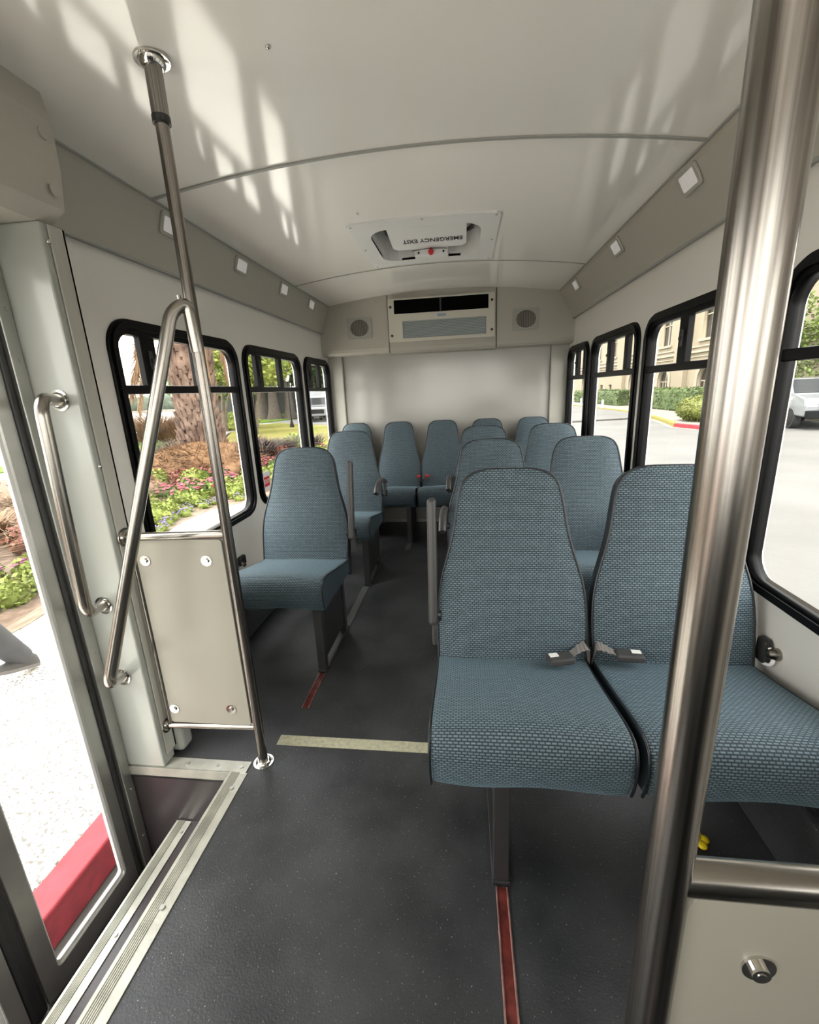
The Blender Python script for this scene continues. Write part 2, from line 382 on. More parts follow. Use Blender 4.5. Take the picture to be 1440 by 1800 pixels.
# door pillar
b = NB(); box(b, XL, -1.236, 1.345, 1.415, .006, 1.985, .006)
pl = struct('trim_10', b, M_jamb, 'pale painted pillar beside the entry door', 'door pillar')
b = NB(); box(b, -1.234, -1.228, 1.368, 1.424, .05, 1.98, .001); box(b, XL, -1.228, 1.4155, 1.424, .05, 1.98, .001); ap = mk('side_cover', b, M_grey, pl)
for z in (1.93, 1.25, .78): c = NB(); ell(c, (-1.227, 1.357, z), (.004, .007, .007), 12, 8); mk('screw', c, M_chrome, pl)
b = NB(); box(b, XL, -1.20, 1.425, 1.50, .006, .26, .02, 3); mk('foot_cover', b, M_jamb, pl)
# jamb and gasket between pillar and door
b = NB(); box(b, XL-.035, XL+.035, 1.300, 1.344, WZ2, 1.985, .003); jb = struct('trim_11', b, M_alu, 'aluminium door jamb studded with rivets', 'door jamb')
for z in (1.75, 1.60, 1.32, .95, .55, .20, -.1, -.35): c = NB(); disc(c, (XL+.035, 1.328, z), (1, 0, 0), .0065, .004, 12); mk('rivet', c, M_alu, jb)
b = NB(); box(b, XL-.02, XL+.02, 1.287, 1.2995, WZ2, 1.985, .004); box(b, XL-.02, XL+.028, 1.273, 1.2865, WZ2, 1.985, .006); mk('rubber_gasket', b, M_rub, jb)

# bulkhead with rounded foot
def bulk(x0, x1, y, name, lab, zb=1.835):
    pr = [(y, 2.42), (y, zb+.05), (y+.008, zb+.02), (y+.03, zb), (YR-.001, zb-.005), (YR-.001, 2.42)]
    b = NB(); A = [b.verts.new((x0, p[0], min(p[1], 2.3))) for p in pr]; A[0].co.z = cz(x0)+.01; A[-1].co.z = cz(x0)+.01
    m = max(1, int((x1-x0)/.1)); prev = A; rows = [A]
    for k in range(1, m+1):
        x = x0+(x1-x0)*k/m; B = [b.verts.new((x, p[0], p[1])) for p in pr]; B[0].co.z = cz(x)+.01; B[-1].co.z = cz(x)+.01
        for i in range(len(pr)-1): b.faces.new((prev[i], prev[i+1], B[i+1], B[i]))
        prev = B
    b.faces.new(A); b.faces.new(prev)
    return struct(name, b, M_cove, lab, 'bulkhead')
bk = bulk(XL+.001, -.735, 4.655, 'trim_12', 'left part of the grey rear bulkhead holding a speaker')
bulk(-.728, .318, 4.665, 'trim_13', 'middle part of the grey rear bulkhead behind the air conditioner', 1.828)
bk2 = bulk(.325, XR-.001, 4.655, 'trim_14', 'right part of the grey rear bulkhead holding a speaker')
for o, xsx in ((bk, (-1.3, -1.12, -.85)), (bk2, (.45, .72, .92))):
    for x in xsx:
        WPOS[o.name] = (0, 0, 0)
        c = NB(); disc(c, (x, 4.655, cz(x)-.04), (0, -1, 0), .012, .005, 14); mk('screw_cap', c, M_grey, o)

# ================================================================== WINDOWS
def window(idx, X, sgn, y0, y1, lab, bars=True):
    """black framed bus window with a sliding upper sash; sgn points into the bus"""
    mid = 1.51
    r = thing('window_%d' % idx, lab, 'window', (X, (y0+y1)/2, WZ0), kind='structure')
    f = lambda u, v, t: (X+sgn*(t-.035), u, v)
    fr = plate([rr(y0, y1, WZ0, WZT, .13, 10), rr(y0+.042, y1-.042, WZ0+.042, WZT-.06, .085, 10)], .05, f)
    add(fr, [rr(y0+.012, y1-.012, WZ0+.012, WZT-.012, .118, 10), rr(y0+.034, y1-.034, WZ0+.034, WZT-.04, .095, 10)], .012, lambda u, v, t: (X+sgn*(t+.0152), u, v))
    fo = mk('window_frame', fr, M_black, r)
    b = NB(); box(b, X-.022 if sgn > 0 else X-.012, X+.012 if sgn > 0 else X+.022, y0+.04, y1-.04, mid-.019, mid+.019, .004); mk('sash_rail', b, M_black, r)
    L = y1-y0
    spots = ((y0+L*.235, .095), (y0+L*.60, .062)) if sgn > 0 else ((y0+L*.585, .085), (y0+L*.24, .06))
    for yb, w in spots:
        b = NB(); box(b, min(X+sgn*.004, X-sgn*.026), max(X+sgn*.004, X-sgn*.026), yb-w/2, yb+w/2, mid+.018, WZT-.058, .003)
        sb = mk('sash_bar', b, M_black, r)
    b = NB(); box(b, min(X+sgn*.001, X+sgn*.012), max(X+sgn*.001, X+sgn*.012), spots[0][0]-.012, spots[0][0]+.012, 1.6, 1.68, .003); disc(b, (X+sgn*.012, spots[0][0], 1.64), (sgn, 0, 0), .009, .008, 12)
    mk('latch', b, M_rub, r)
    b = NB(); box(b, X-sgn*.016-.002, X-sgn*.016+.002, y0+.03, y1-.03, WZ0+.03, mid-.01); mk('lower_pane', b, M_glass, r)
    b = NB(); box(b, X-sgn*.022-.002, X-sgn*.022+.002, y0+.03, y1-.03, mid+.01, WZT-.05); mk('upper_pane', b, M_glass, r)
    return r
ln_ = ['black framed window behind the entry door looking on the palm trunk', 'black framed window in the middle of the left wall', 'black framed rearmost window of the left wall']
for i, (a, c) in enumerate(LW): window(1+i, XL, 1, a, c, ln_[i])
rn_ = ['black framed window at the right edge beside the front double seat', 'black framed window behind the front pole on the right wall', 'black framed window third from the front on the right wall', 'black framed rearmost window of the right wall']
for i, (a, c) in enumerate(RW): window(4+i, XR, -1, a, c, rn_[i])
b = plate([rr(-1.6, -.35, .95, 1.75, .1)], .005, lambda u, v, t: (XR+.02+t, u, v)); struct('window_8', b, M_glass, 'driver side window glass', 'window')
# emergency exit decal and red release lever on the middle left window
b = NB(); box(b, XL+.0005, XL+.0018, 2.965, 3.085, .795, .935); 
dc = mk('exit_decal', b, M_white); tag(dc, 'small white EXIT decal with red lettering on the middle left window glass', 'decal'); WPOS[dc.name] = (0, 0, 0)
b = NB(); box(b, XL+.0019, XL+.0024, 2.98, 3.07, .83, .90); mk('red_field', b, M_red, dc)
Mx = Matrix.Translation((XL+.0027, 3.025, .865)) @ Matrix.Rotation(radians(90), 4, 'Z') @ Matrix.Rotation(radians(90), 4, 'X')
mk('lettering', text_bm('EXIT', .043, Mx, .0003), M_white, dc)
b = NB(); tube(b, [(XL+.02, 3.10, .745), (XL+.03, 3.14, .765), (XL+.032, 3.2, .785), (XL+.03, 3.28, .79)], .012, 10); o = mk('release_lever', b, M_red); tag(o, 'red emergency release lever at the foot of the middle left window', 'lever')

# ================================================================== DOOR LEAVES
def door(idx, y0, y1, lab):
    r = thing('door_%d' % idx, lab, 'door', (XL, (y0+y1)/2, WZ2), kind='structure')
    z0, z1 = WZ2+.012, 1.97
    f = lambda u, v, t: (XL-.018+t, u, v)
    b = plate([rr(y0, y1, z0, z1, .01, 3), rr(y0+.055, y1-.045, z0+.085, z1-.09, .02, 4)], .036, f); mk('door_frame', b, M_alu, r)
    b = plate([rr(y0+.055, y1-.045, z0+.085, z1-.09, .02, 4), rr(y0+.066, y1-.056, z0+.096, z1-.101, .015, 4)], .012, lambda u, v, t: (XL-.006+t, u, v)); mk('glazing_bead', b, M_white, r)
    b = NB(); box(b, XL-.003, XL+.003, y0+.055, y1-.045, z0+.085, z1-.09); mk('glass_pane', b, M_glass, r)
    b = NB(); box(b, XL-.02, XL+.02, y0+.01, y1-.005, z0-.012, z0-.0005, .003); mk('bottom_seal', b, M_rub, r)
    return r
door(1, .850, 1.272, 'clear glass leaf of the folding entry door nearest the pillar')
door(2, .36, .788, 'second glass leaf of the folding entry door at the left edge')
b = NB(); box(b, XL-.022, XL+.022, .792, .846, WZ2+.01, 1.97, .015, 3); o = mk('door_edge_seal', b, M_rub); tag(o, 'black rubber seal between the two folding door leaves', 'door seal')
door(3, -.10, .355, 'third glass leaf of the folding entry door'); 
b = NB(); box(b, XL-.03, XL+.03, -.36, -.105, WZ2, 1.98, .004); struct('trim_15', b, M_alu, 'aluminium front jamb of the entry door', 'door jamb')
# thresholds / outside skirt
b = NB(); box(b, XL-.03, XL+.02, -.36, 1.345, WZ2-.06, WZ2-.001); struct('trim_16', b, M_rub, 'black sill under the entry door', 'door sill')

# ================================================================== STANCHION WITH PANEL (door side)
PX, PY, PR = -.836, 1.405, .0185
st = thing('stanchion_barrier', 'steel floor to ceiling pole with beige panel and slanted handrail beside the entry steps', 'barrier', (PX, PY, 0))
b = NB(); tube(b, [(PX, PY, .008+.4*k) for k in range(0, 6)]+[(PX, PY, cz(PX)-.12)], PR, 28); mk('pole', b, M_steel, st)
b = NB(); tube(b, [(PX, PY, cz(PX)-.135), (PX, PY, cz(PX)-.008)], PR+.0045, 28); sl = mk('ceiling_sleeve', b, M_steel, st)
b = NB(); tube(b, [(PX, PY, cz(PX)-.150), (PX, PY, cz(PX)-.132)], PR+.006, 28); mk('rubber_collar', b, M_rub, st)
def flange(bm, c, ax, r=.042, h=.016):
    a = Vector(ax).normalized(); c = Vector(c)
    tube(bm, [c, c+a*.0045], r, 28); tube(bm, [c+a*.0046, c+a*(.0046+h*.45), c+a*(.0046+h*.8)], [r*.78, r*.72, r*.56], 28)
b = NB(); flange(b, (PX, PY, cz(PX)-.001), (0, 0, -1), .046, .02); 
for a in (20, 140, 260): disc(b, (PX+.036*cos(radians(a)), PY+.036*sin(radians(a)), cz(PX)-.004), (0, 0, -1), .007, .005, 10)
mk('ceiling_flange', b, M_chrome, st)
b = NB(); flange(b, (PX, PY, .001), (0, 0, 1), .04, .014); mk('floor_flange', b, M_chrome, st)
for a in (30, 150, 270): 
    c = NB(); disc(c, (PX+.032*cos(radians(a)), PY+.032*sin(radians(a)), .004), (0, 0, 1), .006, .005, 10); mk('flange_screw', c, M_alu, st)
XE = -1.2275
b = NB(); tube(b, [(PX, PY, .992), (XE, PY-.01, .985)], .0155, 20); mk('upper_rail', b, M_steelh, st)
b = NB(); flange(b, (XE, PY-.01, .985), (1, 0, 0), .035, .012); mk('rail_flange', b, M_steelh, st)
b = NB(); tube(b, [(PX, PY, .176), (XE, PY-.01, .172)], .0125, 20); mk('lower_rail', b, M_steelh, st)
b = NB(); flange(b, (XE, PY-.01, .172), (1, 0, 0), .03, .012); mk('rail_flange', b, M_steelh, st)
b = NB(); tube(b, [(XE+.02, PY-.008, .17), (XE+.02, PY-.008, .985)], .010, 16); mk('side_bar', b, M_steelh, st)
b = plate([rr(XE+.028, PX-.022, .190, .974, .012, 4)], .012, lambda u, v, t: (u, PY-.012+t, v)); pn = mk('modesty_panel', b, M_panel, st)
for (x, z) in ((-.925, .895), (-1.165, .895), (-.93, .265), (-1.175, .255)):
    c = NB(); disc(c, (x, PY-.012, z), (0, -1, 0), .020, .003, 24); disc(c, (x, PY-.015, z), (0, -1, 0), .010, .006, 16); disc(c, (x, PY-.0205, z), (0, -1, 0), .0045, .001, 6)
    mk('panel_bolt', c, M_chrome, pn)
hr = fillet([(PX, PY-.004, 1.60), (PX-.002, PY-.012, 1.745), (-.878, 1.362, 1.715), (-1.19, 1.15, .55), (-1.325, 1.345, .432)], .05, 10)
b = NB(); tube(b, hr, .0195, 22); hh = mk('slanted_handrail', b, M_steelh, st)
b = NB(); flange(b, (-1.325, 1.3445, .432), (0, -1, 0), .034, .012); mk('handrail_flange', b, M_chrome, st)
b = NB(); tube(b, [(PX-.02, PY-.013, 1.725), (PX-.028, PY-.013, 1.765)], .006, 10); mk('weld_pin', b, M_chrome, st)
# grab handle on the pillar
gh = thing('grab_handle', 'short bent steel grab handle fixed to the door pillar', 'grab handle', (-1.31, 1.345, .73))
b = NB(); tube(b, fillet([(-1.306, 1.345, 1.472), (-1.222, 1.19, 1.478), (-1.248, 1.19, .785), (-1.328, 1.345, .738)], .06, 8), .0185, 22); mk('grip', b, M_steelh, gh)
for x, z in ((-1.306, 1.472), (-1.328, .738)): b = NB(); flange(b, (x, 1.3445, z), (0, -1, 0), .034, .014); mk('mounting_flange', b, M_chrome, gh)

# front barrier (camera side)
FX, FY = .187, .340
fb = thing('front_barrier', 'thick steel pole with beige panel in the right foreground', 'barrier', (FX, FY, 0))
b = NB(); tube(b, [(FX, FY, .008+.3*k) for k in range(0, 8)]+[(FX, FY, cz(FX)-.10)], .0195, 48); mk('pole', b, M_steel, fb)
b = NB(); tube(b, [(FX, FY, cz(FX)-.11), (FX, FY, cz(FX)-.003)], .0235, 32); mk('ceiling_sleeve', b, M_steel, fb)
b = NB(); flange(b, (FX, FY, .001), (0, 0, 1), .04, .014); mk('floor_flange', b, M_chrome, fb)
b = NB(); tube(b, [(FX, FY, .997), (XR-.002, FY, .997)], .0165, 32); mk('upper_rail', b, M_steelh, fb)
b = NB(); tube(b, [(FX, FY, .18), (XR-.002, FY, .18)], .0125, 24); mk('lower_rail', b, M_steelh, fb)
b = plate([rr(FX+.021, XR-.03, .195, .978, .02, 4)], .014, lambda u, v, t: (u, FY-.004+t, v)); pn = mk('modesty_panel', b, M_panel, fb)
for (x, z) in ((.279, .893), (.95, .893), (.279, .27), (.95, .27)):
    c = NB(); disc(c, (x, FY-.004, z), (0, -1, 0), .0155, .0025, 32); tube(c, [(x-.001, FY-.0065, z), (x-.001, FY-.0125, z)], .0085, 24); disc(c, (x-.001, FY-.0126, z), (0, -1, 0), .0045, .0005, 6)
    mk('panel_bolt', c, M_chrome, pn)

# ================================================================== SEATS
TILT = radians(14)
HW_TAB = [(0, .268), (.10, .271), (.17, .272), (.24, .266), (.30, .254), (.36, .236), (.42, .218), (.48, .205), (.54, .197), (.60, .186), (.63, .178), (.655, .165), (.672, .147), (.683, .122), (.69, .09)]
def hwid(s, k):
    for (a, w0), (c, w1) in zip(HW_TAB, HW_TAB[1:]):
        if a <= s <= c: return k*(w0+(w1-w0)*(s-a)/(c-a))
    return k*HW_TAB[-1][1]
CPROF = [(.03, .468), (-.04, .476), (-.12, .489), (-.22, .508), (-.32, .529), (-.40, .545), (-.445, .550), (-.475, .547), (-.497, .534), (-.508, .510), (-.510, .48), (-.505, .44), (-.496, .405), (-.488, .385), (-.470, .374), (-.40, .372), (-.20, .37), (.03, .37)]
def cushion_bm(w):
    bm = bmesh.new(); uv = bm.loops.layers.uv.new('UVMap')
    xs = [-w, -w+.006, -w+.02]+[-w+.02+(2*w-.04)*i/10 for i in range(1, 10)]+[w-.02, w-.006, w]
    arc = [0]
    for a, c in zip(CPROF, CPROF[1:]): arc.append(arc[-1]+sqrt((a[0]-c[0])**2+(a[1]-c[1])**2))
    rings = []
    for x in xs:
        inset = .012 if abs(x) > w-.001 else (.003 if abs(x) > w-.01 else 0)
        crown = .014*max(0, 1-(x/w)**2)
        ring = []
        for i, (y, z) in enumerate(CPROF):
            cy, czz = -.23, .46
            yy = y-(y-cy)/max(abs(y-cy), .15)*inset*(1 if i not in (0, 17) else 0)*.8; zz = z-(z-czz)/.09*inset*.9
            zz += crown*[.3, .6, 1, 1, 1, 1, 1, .85, .6, .35, .12, 0, 0, 0, 0, 0, 0, 0][i]
            yy -= crown*.6*[0, 0, 0, 0, 0, 0, .1, .25, .5, .8, 1, 1, .8, .4, 0, 0, 0, 0][i]
            if i in (13, 14): zz += .006*sin(x*17+1)
            ring.append(bm.verts.new((x, yy, zz)))
        rings.append(ring)
    for j in range(len(xs)-1):
        for i in range(len(CPROF)):
            i2 = (i+1) % len(CPROF)
            f = bm.faces.new((rings[j][i], rings[j+1][i], rings[j+1][i2], rings[j][i2])); f.smooth = True
            f.material_index = 0 if i <= 13 else 1
            a = arc[i]; c = arc[i2] if i2 else arc[-1]+.4
            for lp, (u, v) in zip(f.loops, ((xs[j], a), (xs[j+1], a), (xs[j+1], c), (xs[j], c))): lp[uv].uv = (u+1, v)
    for rg in (rings[0], rings[-1]): f = bm.faces.new(rg); f.material_index = 1
    bmesh.ops.recalc_face_normals(bm, faces=bm.faces); return bm
def back_bm(k, L):
    bm = bmesh.new(); uv = bm.loops.layers.uv.new('UVMap')
    q = L/.69
    ss = [-.03, 0, .05, .1, .15, .2, .25, .3, .35, .4, .45, .5, .55, .6, .63, .65, .665, .676, .684, .69]
    nx = 12; rings = []
    def P(x, s, t):   # t forward from the back plane
        s = s*q
        return Vector((x, s*sin(TILT)-t*cos(TILT), .47+s*cos(TILT)+t*sin(TILT)))
    for s in ss:
        h = hwid(max(s, 0), k); tp = max(0, min(1, (.69-s)/.06))
        ring = []
        for i in range(nx+1):
            f = -1+2*i/nx; bulge = (.004+.022*(1-f**4)*(.35+.65*tp)+.012*math.exp(-((s-.17)/.12)**2)*(1-f*f))
            ring.append(bm.verts.new(P(f*h, s, bulge)))
        for i in range(5):
            f = 1-2*i/4; ring.append(bm.verts.new(P(f*(h-.004), s-(.006 if s > .68 else 0), -.072+.018*(1-tp) if i in (0, 4) else -.085+.02*(1-tp))))
        rings.append(ring)
    N = nx+6
    for j in range(len(ss)-1):
        for i in range(N):
            i2 = (i+1) % N
            f = bm.faces.new((rings[j][i], rings[j][i2], rings[j+1][i2], rings[j+1][i])); f.smooth = True
            f.material_index = 0 if i < nx else 1
            vs = ((rings[j][i], ss[j]), (rings[j][i2], ss[j]), (rings[j+1][i2], ss[j+1]), (rings[j+1][i], ss[j+1]))
            for lp, (vv, s) in zip(f.loops, vs): lp[uv].uv = (vv.co.x+1, s*q+.003)
    f = bm.faces.new(rings[-1]); f.material_index = 1; bm.faces.new(rings[0]).material_index = 1
    # hard edge between front fabric and side vinyl
    bmesh.ops.recalc_face_normals(bm, faces=bm.faces)
    for e in bm.edges:
        if len(e.link_faces) == 2 and e.link_faces[0].material_index != e.link_faces[1].material_index: e.smooth = False
    pipe = [P(-hwid(max(s, 0), k)-.001, s, .004) for s in ss]+[P(hwid(.69, k)*f, .6915, .006) for f in (-.6, -.2, .2, .6)]+[P(hwid(max(s, 0), k)+.001, s, .004) for s in ss[::-1]]
    return bm, pipe
def part(name, bm, m, parent, loc=(0, 0, 0), rot=None, recalc=True, uvk=False):
    if recalc: bmesh.ops.recalc_face_normals(bm, faces=bm.faces)
    me = bpy.data.meshes.new(name); bm.to_mesh(me); bm.free()
    for q in (m if isinstance(m, (list, tuple)) else [m]): me.materials.append(q)
    o = bpy.data.objects.new(name, me); COL.objects.link(o); o.parent = parent; o.location = loc
    if rot: o.rotation_euler = rot
    return o
def seat(label, x, y, n=1, w=.268, gap=.565, L=.69, leg_x=.0, arm=None, arm_x=0, belt=None, group=None, wallside=1, rearleg=True):
    """n-place bus seat; origin on the floor below the seam of cushion and backrest, facing -y"""
    k = w/.268; r = thing('bus_seat' if n == 1 else 'double_bus_seat', label, 'bus seat', (x, y, 0), 0, group)
    cs_ = [0] if n == 1 else [-gap/2, gap/2]
    for c in cs_:
        cu = part('cushion', cushion_bm(w), [M_fab, M_svinyl], r, (c, 0, 0), recalc=False)
        for sx in (-1, 1):
            b = NB(); pts = [(sx*(w+.0005), a-(0), z-.006) for (a, z) in CPROF[:14]]
            tube(b, fillet(pts, .004, 2), .0042, 8); part('piping', b, M_vinyl, cu)
        bb, pipe = back_bm(k, L)
        ba = part('backrest', bb, [M_fab, M_vinyl], r, (c, 0, 0), recalc=False)
        b = NB(); tube(b, pipe, .0048, 8); part('piping', b, M_vinyl, ba)
    W0 = cs_[0]-w+.03; W1 = cs_[-1]+w-.03
    b = NB(); box(b, W0, W1, -.40, .04, .345, .368, .006); box(b, W0, W1, .0, .05, .36, .50, .006); part('seat_frame', b, M_leg, r)
    b = NB(); box(b, leg_x-.023, leg_x+.023, -.475, -.435, .004, .368, .003); part('leg', b, M_leg, r)
    if rearleg:
        b = NB(); box(b, leg_x-.023, leg_x+.023, -.06, -.02, .004, .35, .003); part('leg', b, M_leg, r)
        b = NB(); box(b, leg_x-.012, leg_x+.012, -.435, -.06, .06, .33, .003); part('leg_plate', b, M_rub, r)
    b = NB(); box(b, leg_x-.026, leg_x+.026, -.48, .0, .004, .016, .002); part('foot_rail', b, M_leg, r)
    if arm:
        s = -1 if arm_x < 0 else 1
        b = NB()
        if arm == 'up':
            R_ = Matrix.Rotation(-TILT*.8, 3, 'X')
            box(b, arm_x-.017, arm_x+.017, .0, .062, .59, 1.07, .014, 3, rot=R_, piv=(arm_x, .03, .6)); 
            box(b, arm_x-.006, arm_x+.02, .02, .05, .50, .64, .006)
        else:
            pts = [(arm_x, .08, .715), (arm_x, .0, .745), (arm_x, -.12, .765), (arm_x, -.22, .762), (arm_x, -.29, .735), (arm_x, -.325, .70)]
            tube(b, fillet(pts, .03, 4), [.021]*len(fillet(pts, .03, 4)), 14)
            box(b, arm_x-.012, arm_x+.012, .02, .09, .60, .73, .01)
        part('armrest', b, M_arm, r)
        b = NB(); tube(b, [(arm_x-s*.03, .05, .62), (arm_x+s*.019, .05, .62)], .028, 16); tube(b, [(arm_x-s*.03, .03, .36), (arm_x-s*.03, .05, .62)], .014, 8); part('armrest_pivot', b, M_vinyl, r)
    if belt == 'lap':
        for sx, (bx, by, bz, ra) in ((-1, (-.122, -.083, .520, 14)), (1, (.118, -.052, .520, -4))):
            # webbing ribbon rising out of the gap then lying on the cushion
            pts = [Vector((sx*.008, .0, .47)), Vector((sx*.016, -.018, .545)), Vector((sx*.045, -.03, .538)), Vector((bx*.78, by*.8, .522))]
            pts = fillet(pts, .03, 5); b = NB(); prev = None
            for i, p in enumerate(pts):
                t = i/(len(pts)-1); wv = .022; d = Vector((.25*sx*(1-t), 1, .25*(1-t)+.12*sin(i*1.9))).normalized()
                cur = [b.verts.new(p+d*wv+Vector((0, 0, .0015))), b.verts.new(p-d*wv+Vector((0, 0, .0015))), b.verts.new(p-d*wv-Vector((0, 0, .0015))), b.verts.new(p+d*wv-Vector((0, 0, .0015)))]
                if prev:
                    for q in range(4): b.faces.new((prev[q], prev[(q+1) % 4], cur[(q+1) % 4], cur[q]))
                prev = cur
            sb = part('seat_belt', b, M_belt, r)
            R_ = Matrix.Rotation(radians(ra), 3, 'Z')
            b = NB(); box(b, bx-.045, bx+.045, by-.027, by+.027, bz-.006, bz+.018, .006, 2, rot=R_); bk_ = part('buckle', b, M_buckle, sb)
            b = NB(); box(b, bx-sx*-.022-.016, bx-sx*-.022+.016, by-.004, by+.018, bz+.018, bz+.0205, .001, 1, rot=R_, piv=(bx, by, bz)); part('release_button', b, M_white, bk_)
    if belt == 'red':
        for sx, yy, zz, le in ((-1, -.03, .565, 0), (1, -.05, .575, .5)):
            b = NB(); x1 = -.005+sx*.015+(.05 if sx > 0 else 0); tube(b, [(sx*.006, .0, .47), (sx*.012, yy*.5, .52), (x1*.8, yy, zz)], .007, 8); sb = part('buckle_stalk', b, M_rub, r)
            b = NB(); box(b, x1-.021, x1+.021, yy-.014, yy+.014, zz-.03, zz+.03, .005, 2, rot=Matrix.Rotation(le, 3, 'Y')); bb_ = part('buckle', b, M_buckle, sb)
            b = NB(); box(b, x1-.020, x1+.020, yy-.016, yy+.013, zz+.012, zz+.034, .006, 2, rot=Matrix.Rotation(le, 3, 'Y'), piv=(x1, yy, zz)); part('release_button', b, M_red, bb_)
    return r
PXC = .4475
seat('blue woven front double bus seat with lap belts behind the steel foreground pole', PXC, 1.49, 2, L=.705, leg_x=-.352, arm='up', arm_x=-.572, belt='lap')
seat('blue double bus seat in the second row on the right, directly behind the front double', PXC, 2.64, 2, leg_x=-.352, arm='down', arm_x=-.572)
seat('blue double bus seat in the third row on the right, before the rear bench row', PXC, 3.69, 2, leg_x=-.352, arm='down', arm_x=-.572)
seat('single blue bus seat on the left beside the beige panel, armrest folded up', -.99, 2.49, 1, leg_x=.215, arm='up', arm_x=.298)
seat('single blue bus seat further back on the left with lowered armrest', -.975, 3.60, 1, leg_x=.215, arm='down', arm_x=.298)
RWD = .221
seat('single blue bus seat in the rear row, hard against the left window wall', -1.155, 4.60, 1, w=RWD, leg_x=.1)
seat('blue double bus seat in the rear row with two red buckles between its places', -.4575, 4.60, 2, w=RWD, gap=.465, leg_x=-.085, belt='red')
seat('blue double bus seat in the rear row at the right corner', .4725, 4.60, 2, w=RWD, gap=.465, leg_x=-.085)

# floor tracks
def track(x, y0, y1, lab, m1=M_track, cover=False):
    r = thing('seat_track', lab, 'floor track', (x, (y0+y1)/2, 0))
    b = NB()
    if cover: box(b, x-.026, x+.026, y0, y1, .0008, .0058, .001); mk('cover_strip', b, mat('grey_cover', (.11, .11, .11), .4, .3), r); return
    box(b, x-.013, x+.013, y0+.002, y1, .0008, .0022); mk('channel', b, m1, r)
    for s in (-1, 1):
        b = NB(); box(b, x+s*.0155-.0025, x+s*.0155+.0025, y0, y1, .0008, .0062, .001); mk('edge_rail', b, mat('track_edge', (.5, .28, .25), .3, .8, var=.3, vscale=30), r)
track(.097, -.3, 1.006, 'red-brown metal seat track running along the floor in front of the double seat')
track(-.775, 1.733, 2.004, 'short red-brown seat track on the floor before the left single seat')
track(-.77, 2.50, 3.10, 'grey covered seat track between the two left single seats', cover=True)
track(-.545, 3.92, 4.11, 'short grey covered seat track before the rear row', cover=True)
b = NB(); box(b, -.822, 1.04, 1.500, 1.556, .0006, .0022)
o = mk('floor_tape', b, M_tape); tag(o, 'cream standee line strip across the black floor', 'floor strip')
# wall anchor by the front seat
wa = thing('belt_anchor', 'black belt anchor with clear knob on the wall beside the front double seat', 'belt anchor', (XR, 1.5, .5))
b = NB(); box(b, 1.016, 1.048, 1.475, 1.525, .48, .57, .012, 3); mk('anchor_body', b, M_rub, wa)
b = NB(); tube(b, [(XR-.001, 1.455, .535), (XR-.02, 1.455, .535), (XR-.034, 1.455, .535)], [.022, .02, .012], 18); mk('knob', b, M_steelh, wa)
b = NB(); tube(b, fillet([(1.03, 1.47, .55), (1.03, 1.44, .52), (1.03, 1.455, .49), (1.03, 1.49, .48)], .02, 4), .006, 8); mk('release_tab', b, M_lens, wa)
wa2 = thing('belt_anchor', 'small black belt anchor on the wall beside the left single seat', 'belt anchor', (XL, 2.50, .45))
b = NB(); box(b, XL+.001, XL+.03, 2.46, 2.53, .43, .49, .01, 3); mk('anchor_body', b, M_rub, wa2)
b = NB(); tube(b, [(XL+.03, 2.47, .45), (XL+.05, 2.46, .44)], .012, 12); mk('knob', b, M_steelh, wa2)
# yellow scrap on the floor
b = NB()
for a in range(5):
    an = a*1.256; ell(b, (.735+.02*cos(an), 1.20+.02*sin(an), .012), (.016, .016, .008), 10, 6)
ell(b, (.735, 1.20, .016), (.011, .011, .008), 10, 6)
o = mk('flower_clip', b, mat('yellow_plastic', (.9, .65, .01), .4)); tag(o, 'small yellow flower shaped clip lying on the floor under the front double seat', 'clip')

# ================================================================== DOME LIGHTS
def dome(x, y, z, nrm, lab):
    r = thing('dome_light', lab, 'lamp', (x, y, z), 0, None)
    n = Vector(nrm).normalized(); ax = Vector((0, 1, 0)); up = n.cross(ax).normalized()
    if up.z < 0: up = -up
    def f(o): return lambda u, v, t: Vector((0, 0, 0))+ax*u+up*v+n*(t+o)
    b = plate([rr(-.078, .078, -.046, .046, .014, 5), rr(-.06, .06, -.031, .031, .008, 4)], .012, f(0)); part('lamp_bezel', b, M_grey, r)
    b = plate([rr(-.06, .06, -.031, .031, .008, 4)], .009, f(.001)); part('lamp_lens', b, M_lens, r)
nl = (.95, 0, -.32); nr_ = (-.87, 0, -.49)
for y, lab in ((2.19, 'rectangular dome light on the left cove nearest the door'), (2.87, 'rectangular dome light second from the door on the left cove'), (3.54, 'rectangular dome light third from the door on the left cove'), (4.17, 'rectangular dome light at the rear end of the left cove')):
    dome(-1.3445, y, 2.238, nl, lab)
for y, lab in ((2.22, 'rectangular dome light on the right cove half hidden by the pole'), (3.12, 'rectangular dome light in the middle of the right cove'), (4.12, 'rectangular dome light at the rear end of the right cove')):
    dome(.927, y, 2.235, nr_, lab)

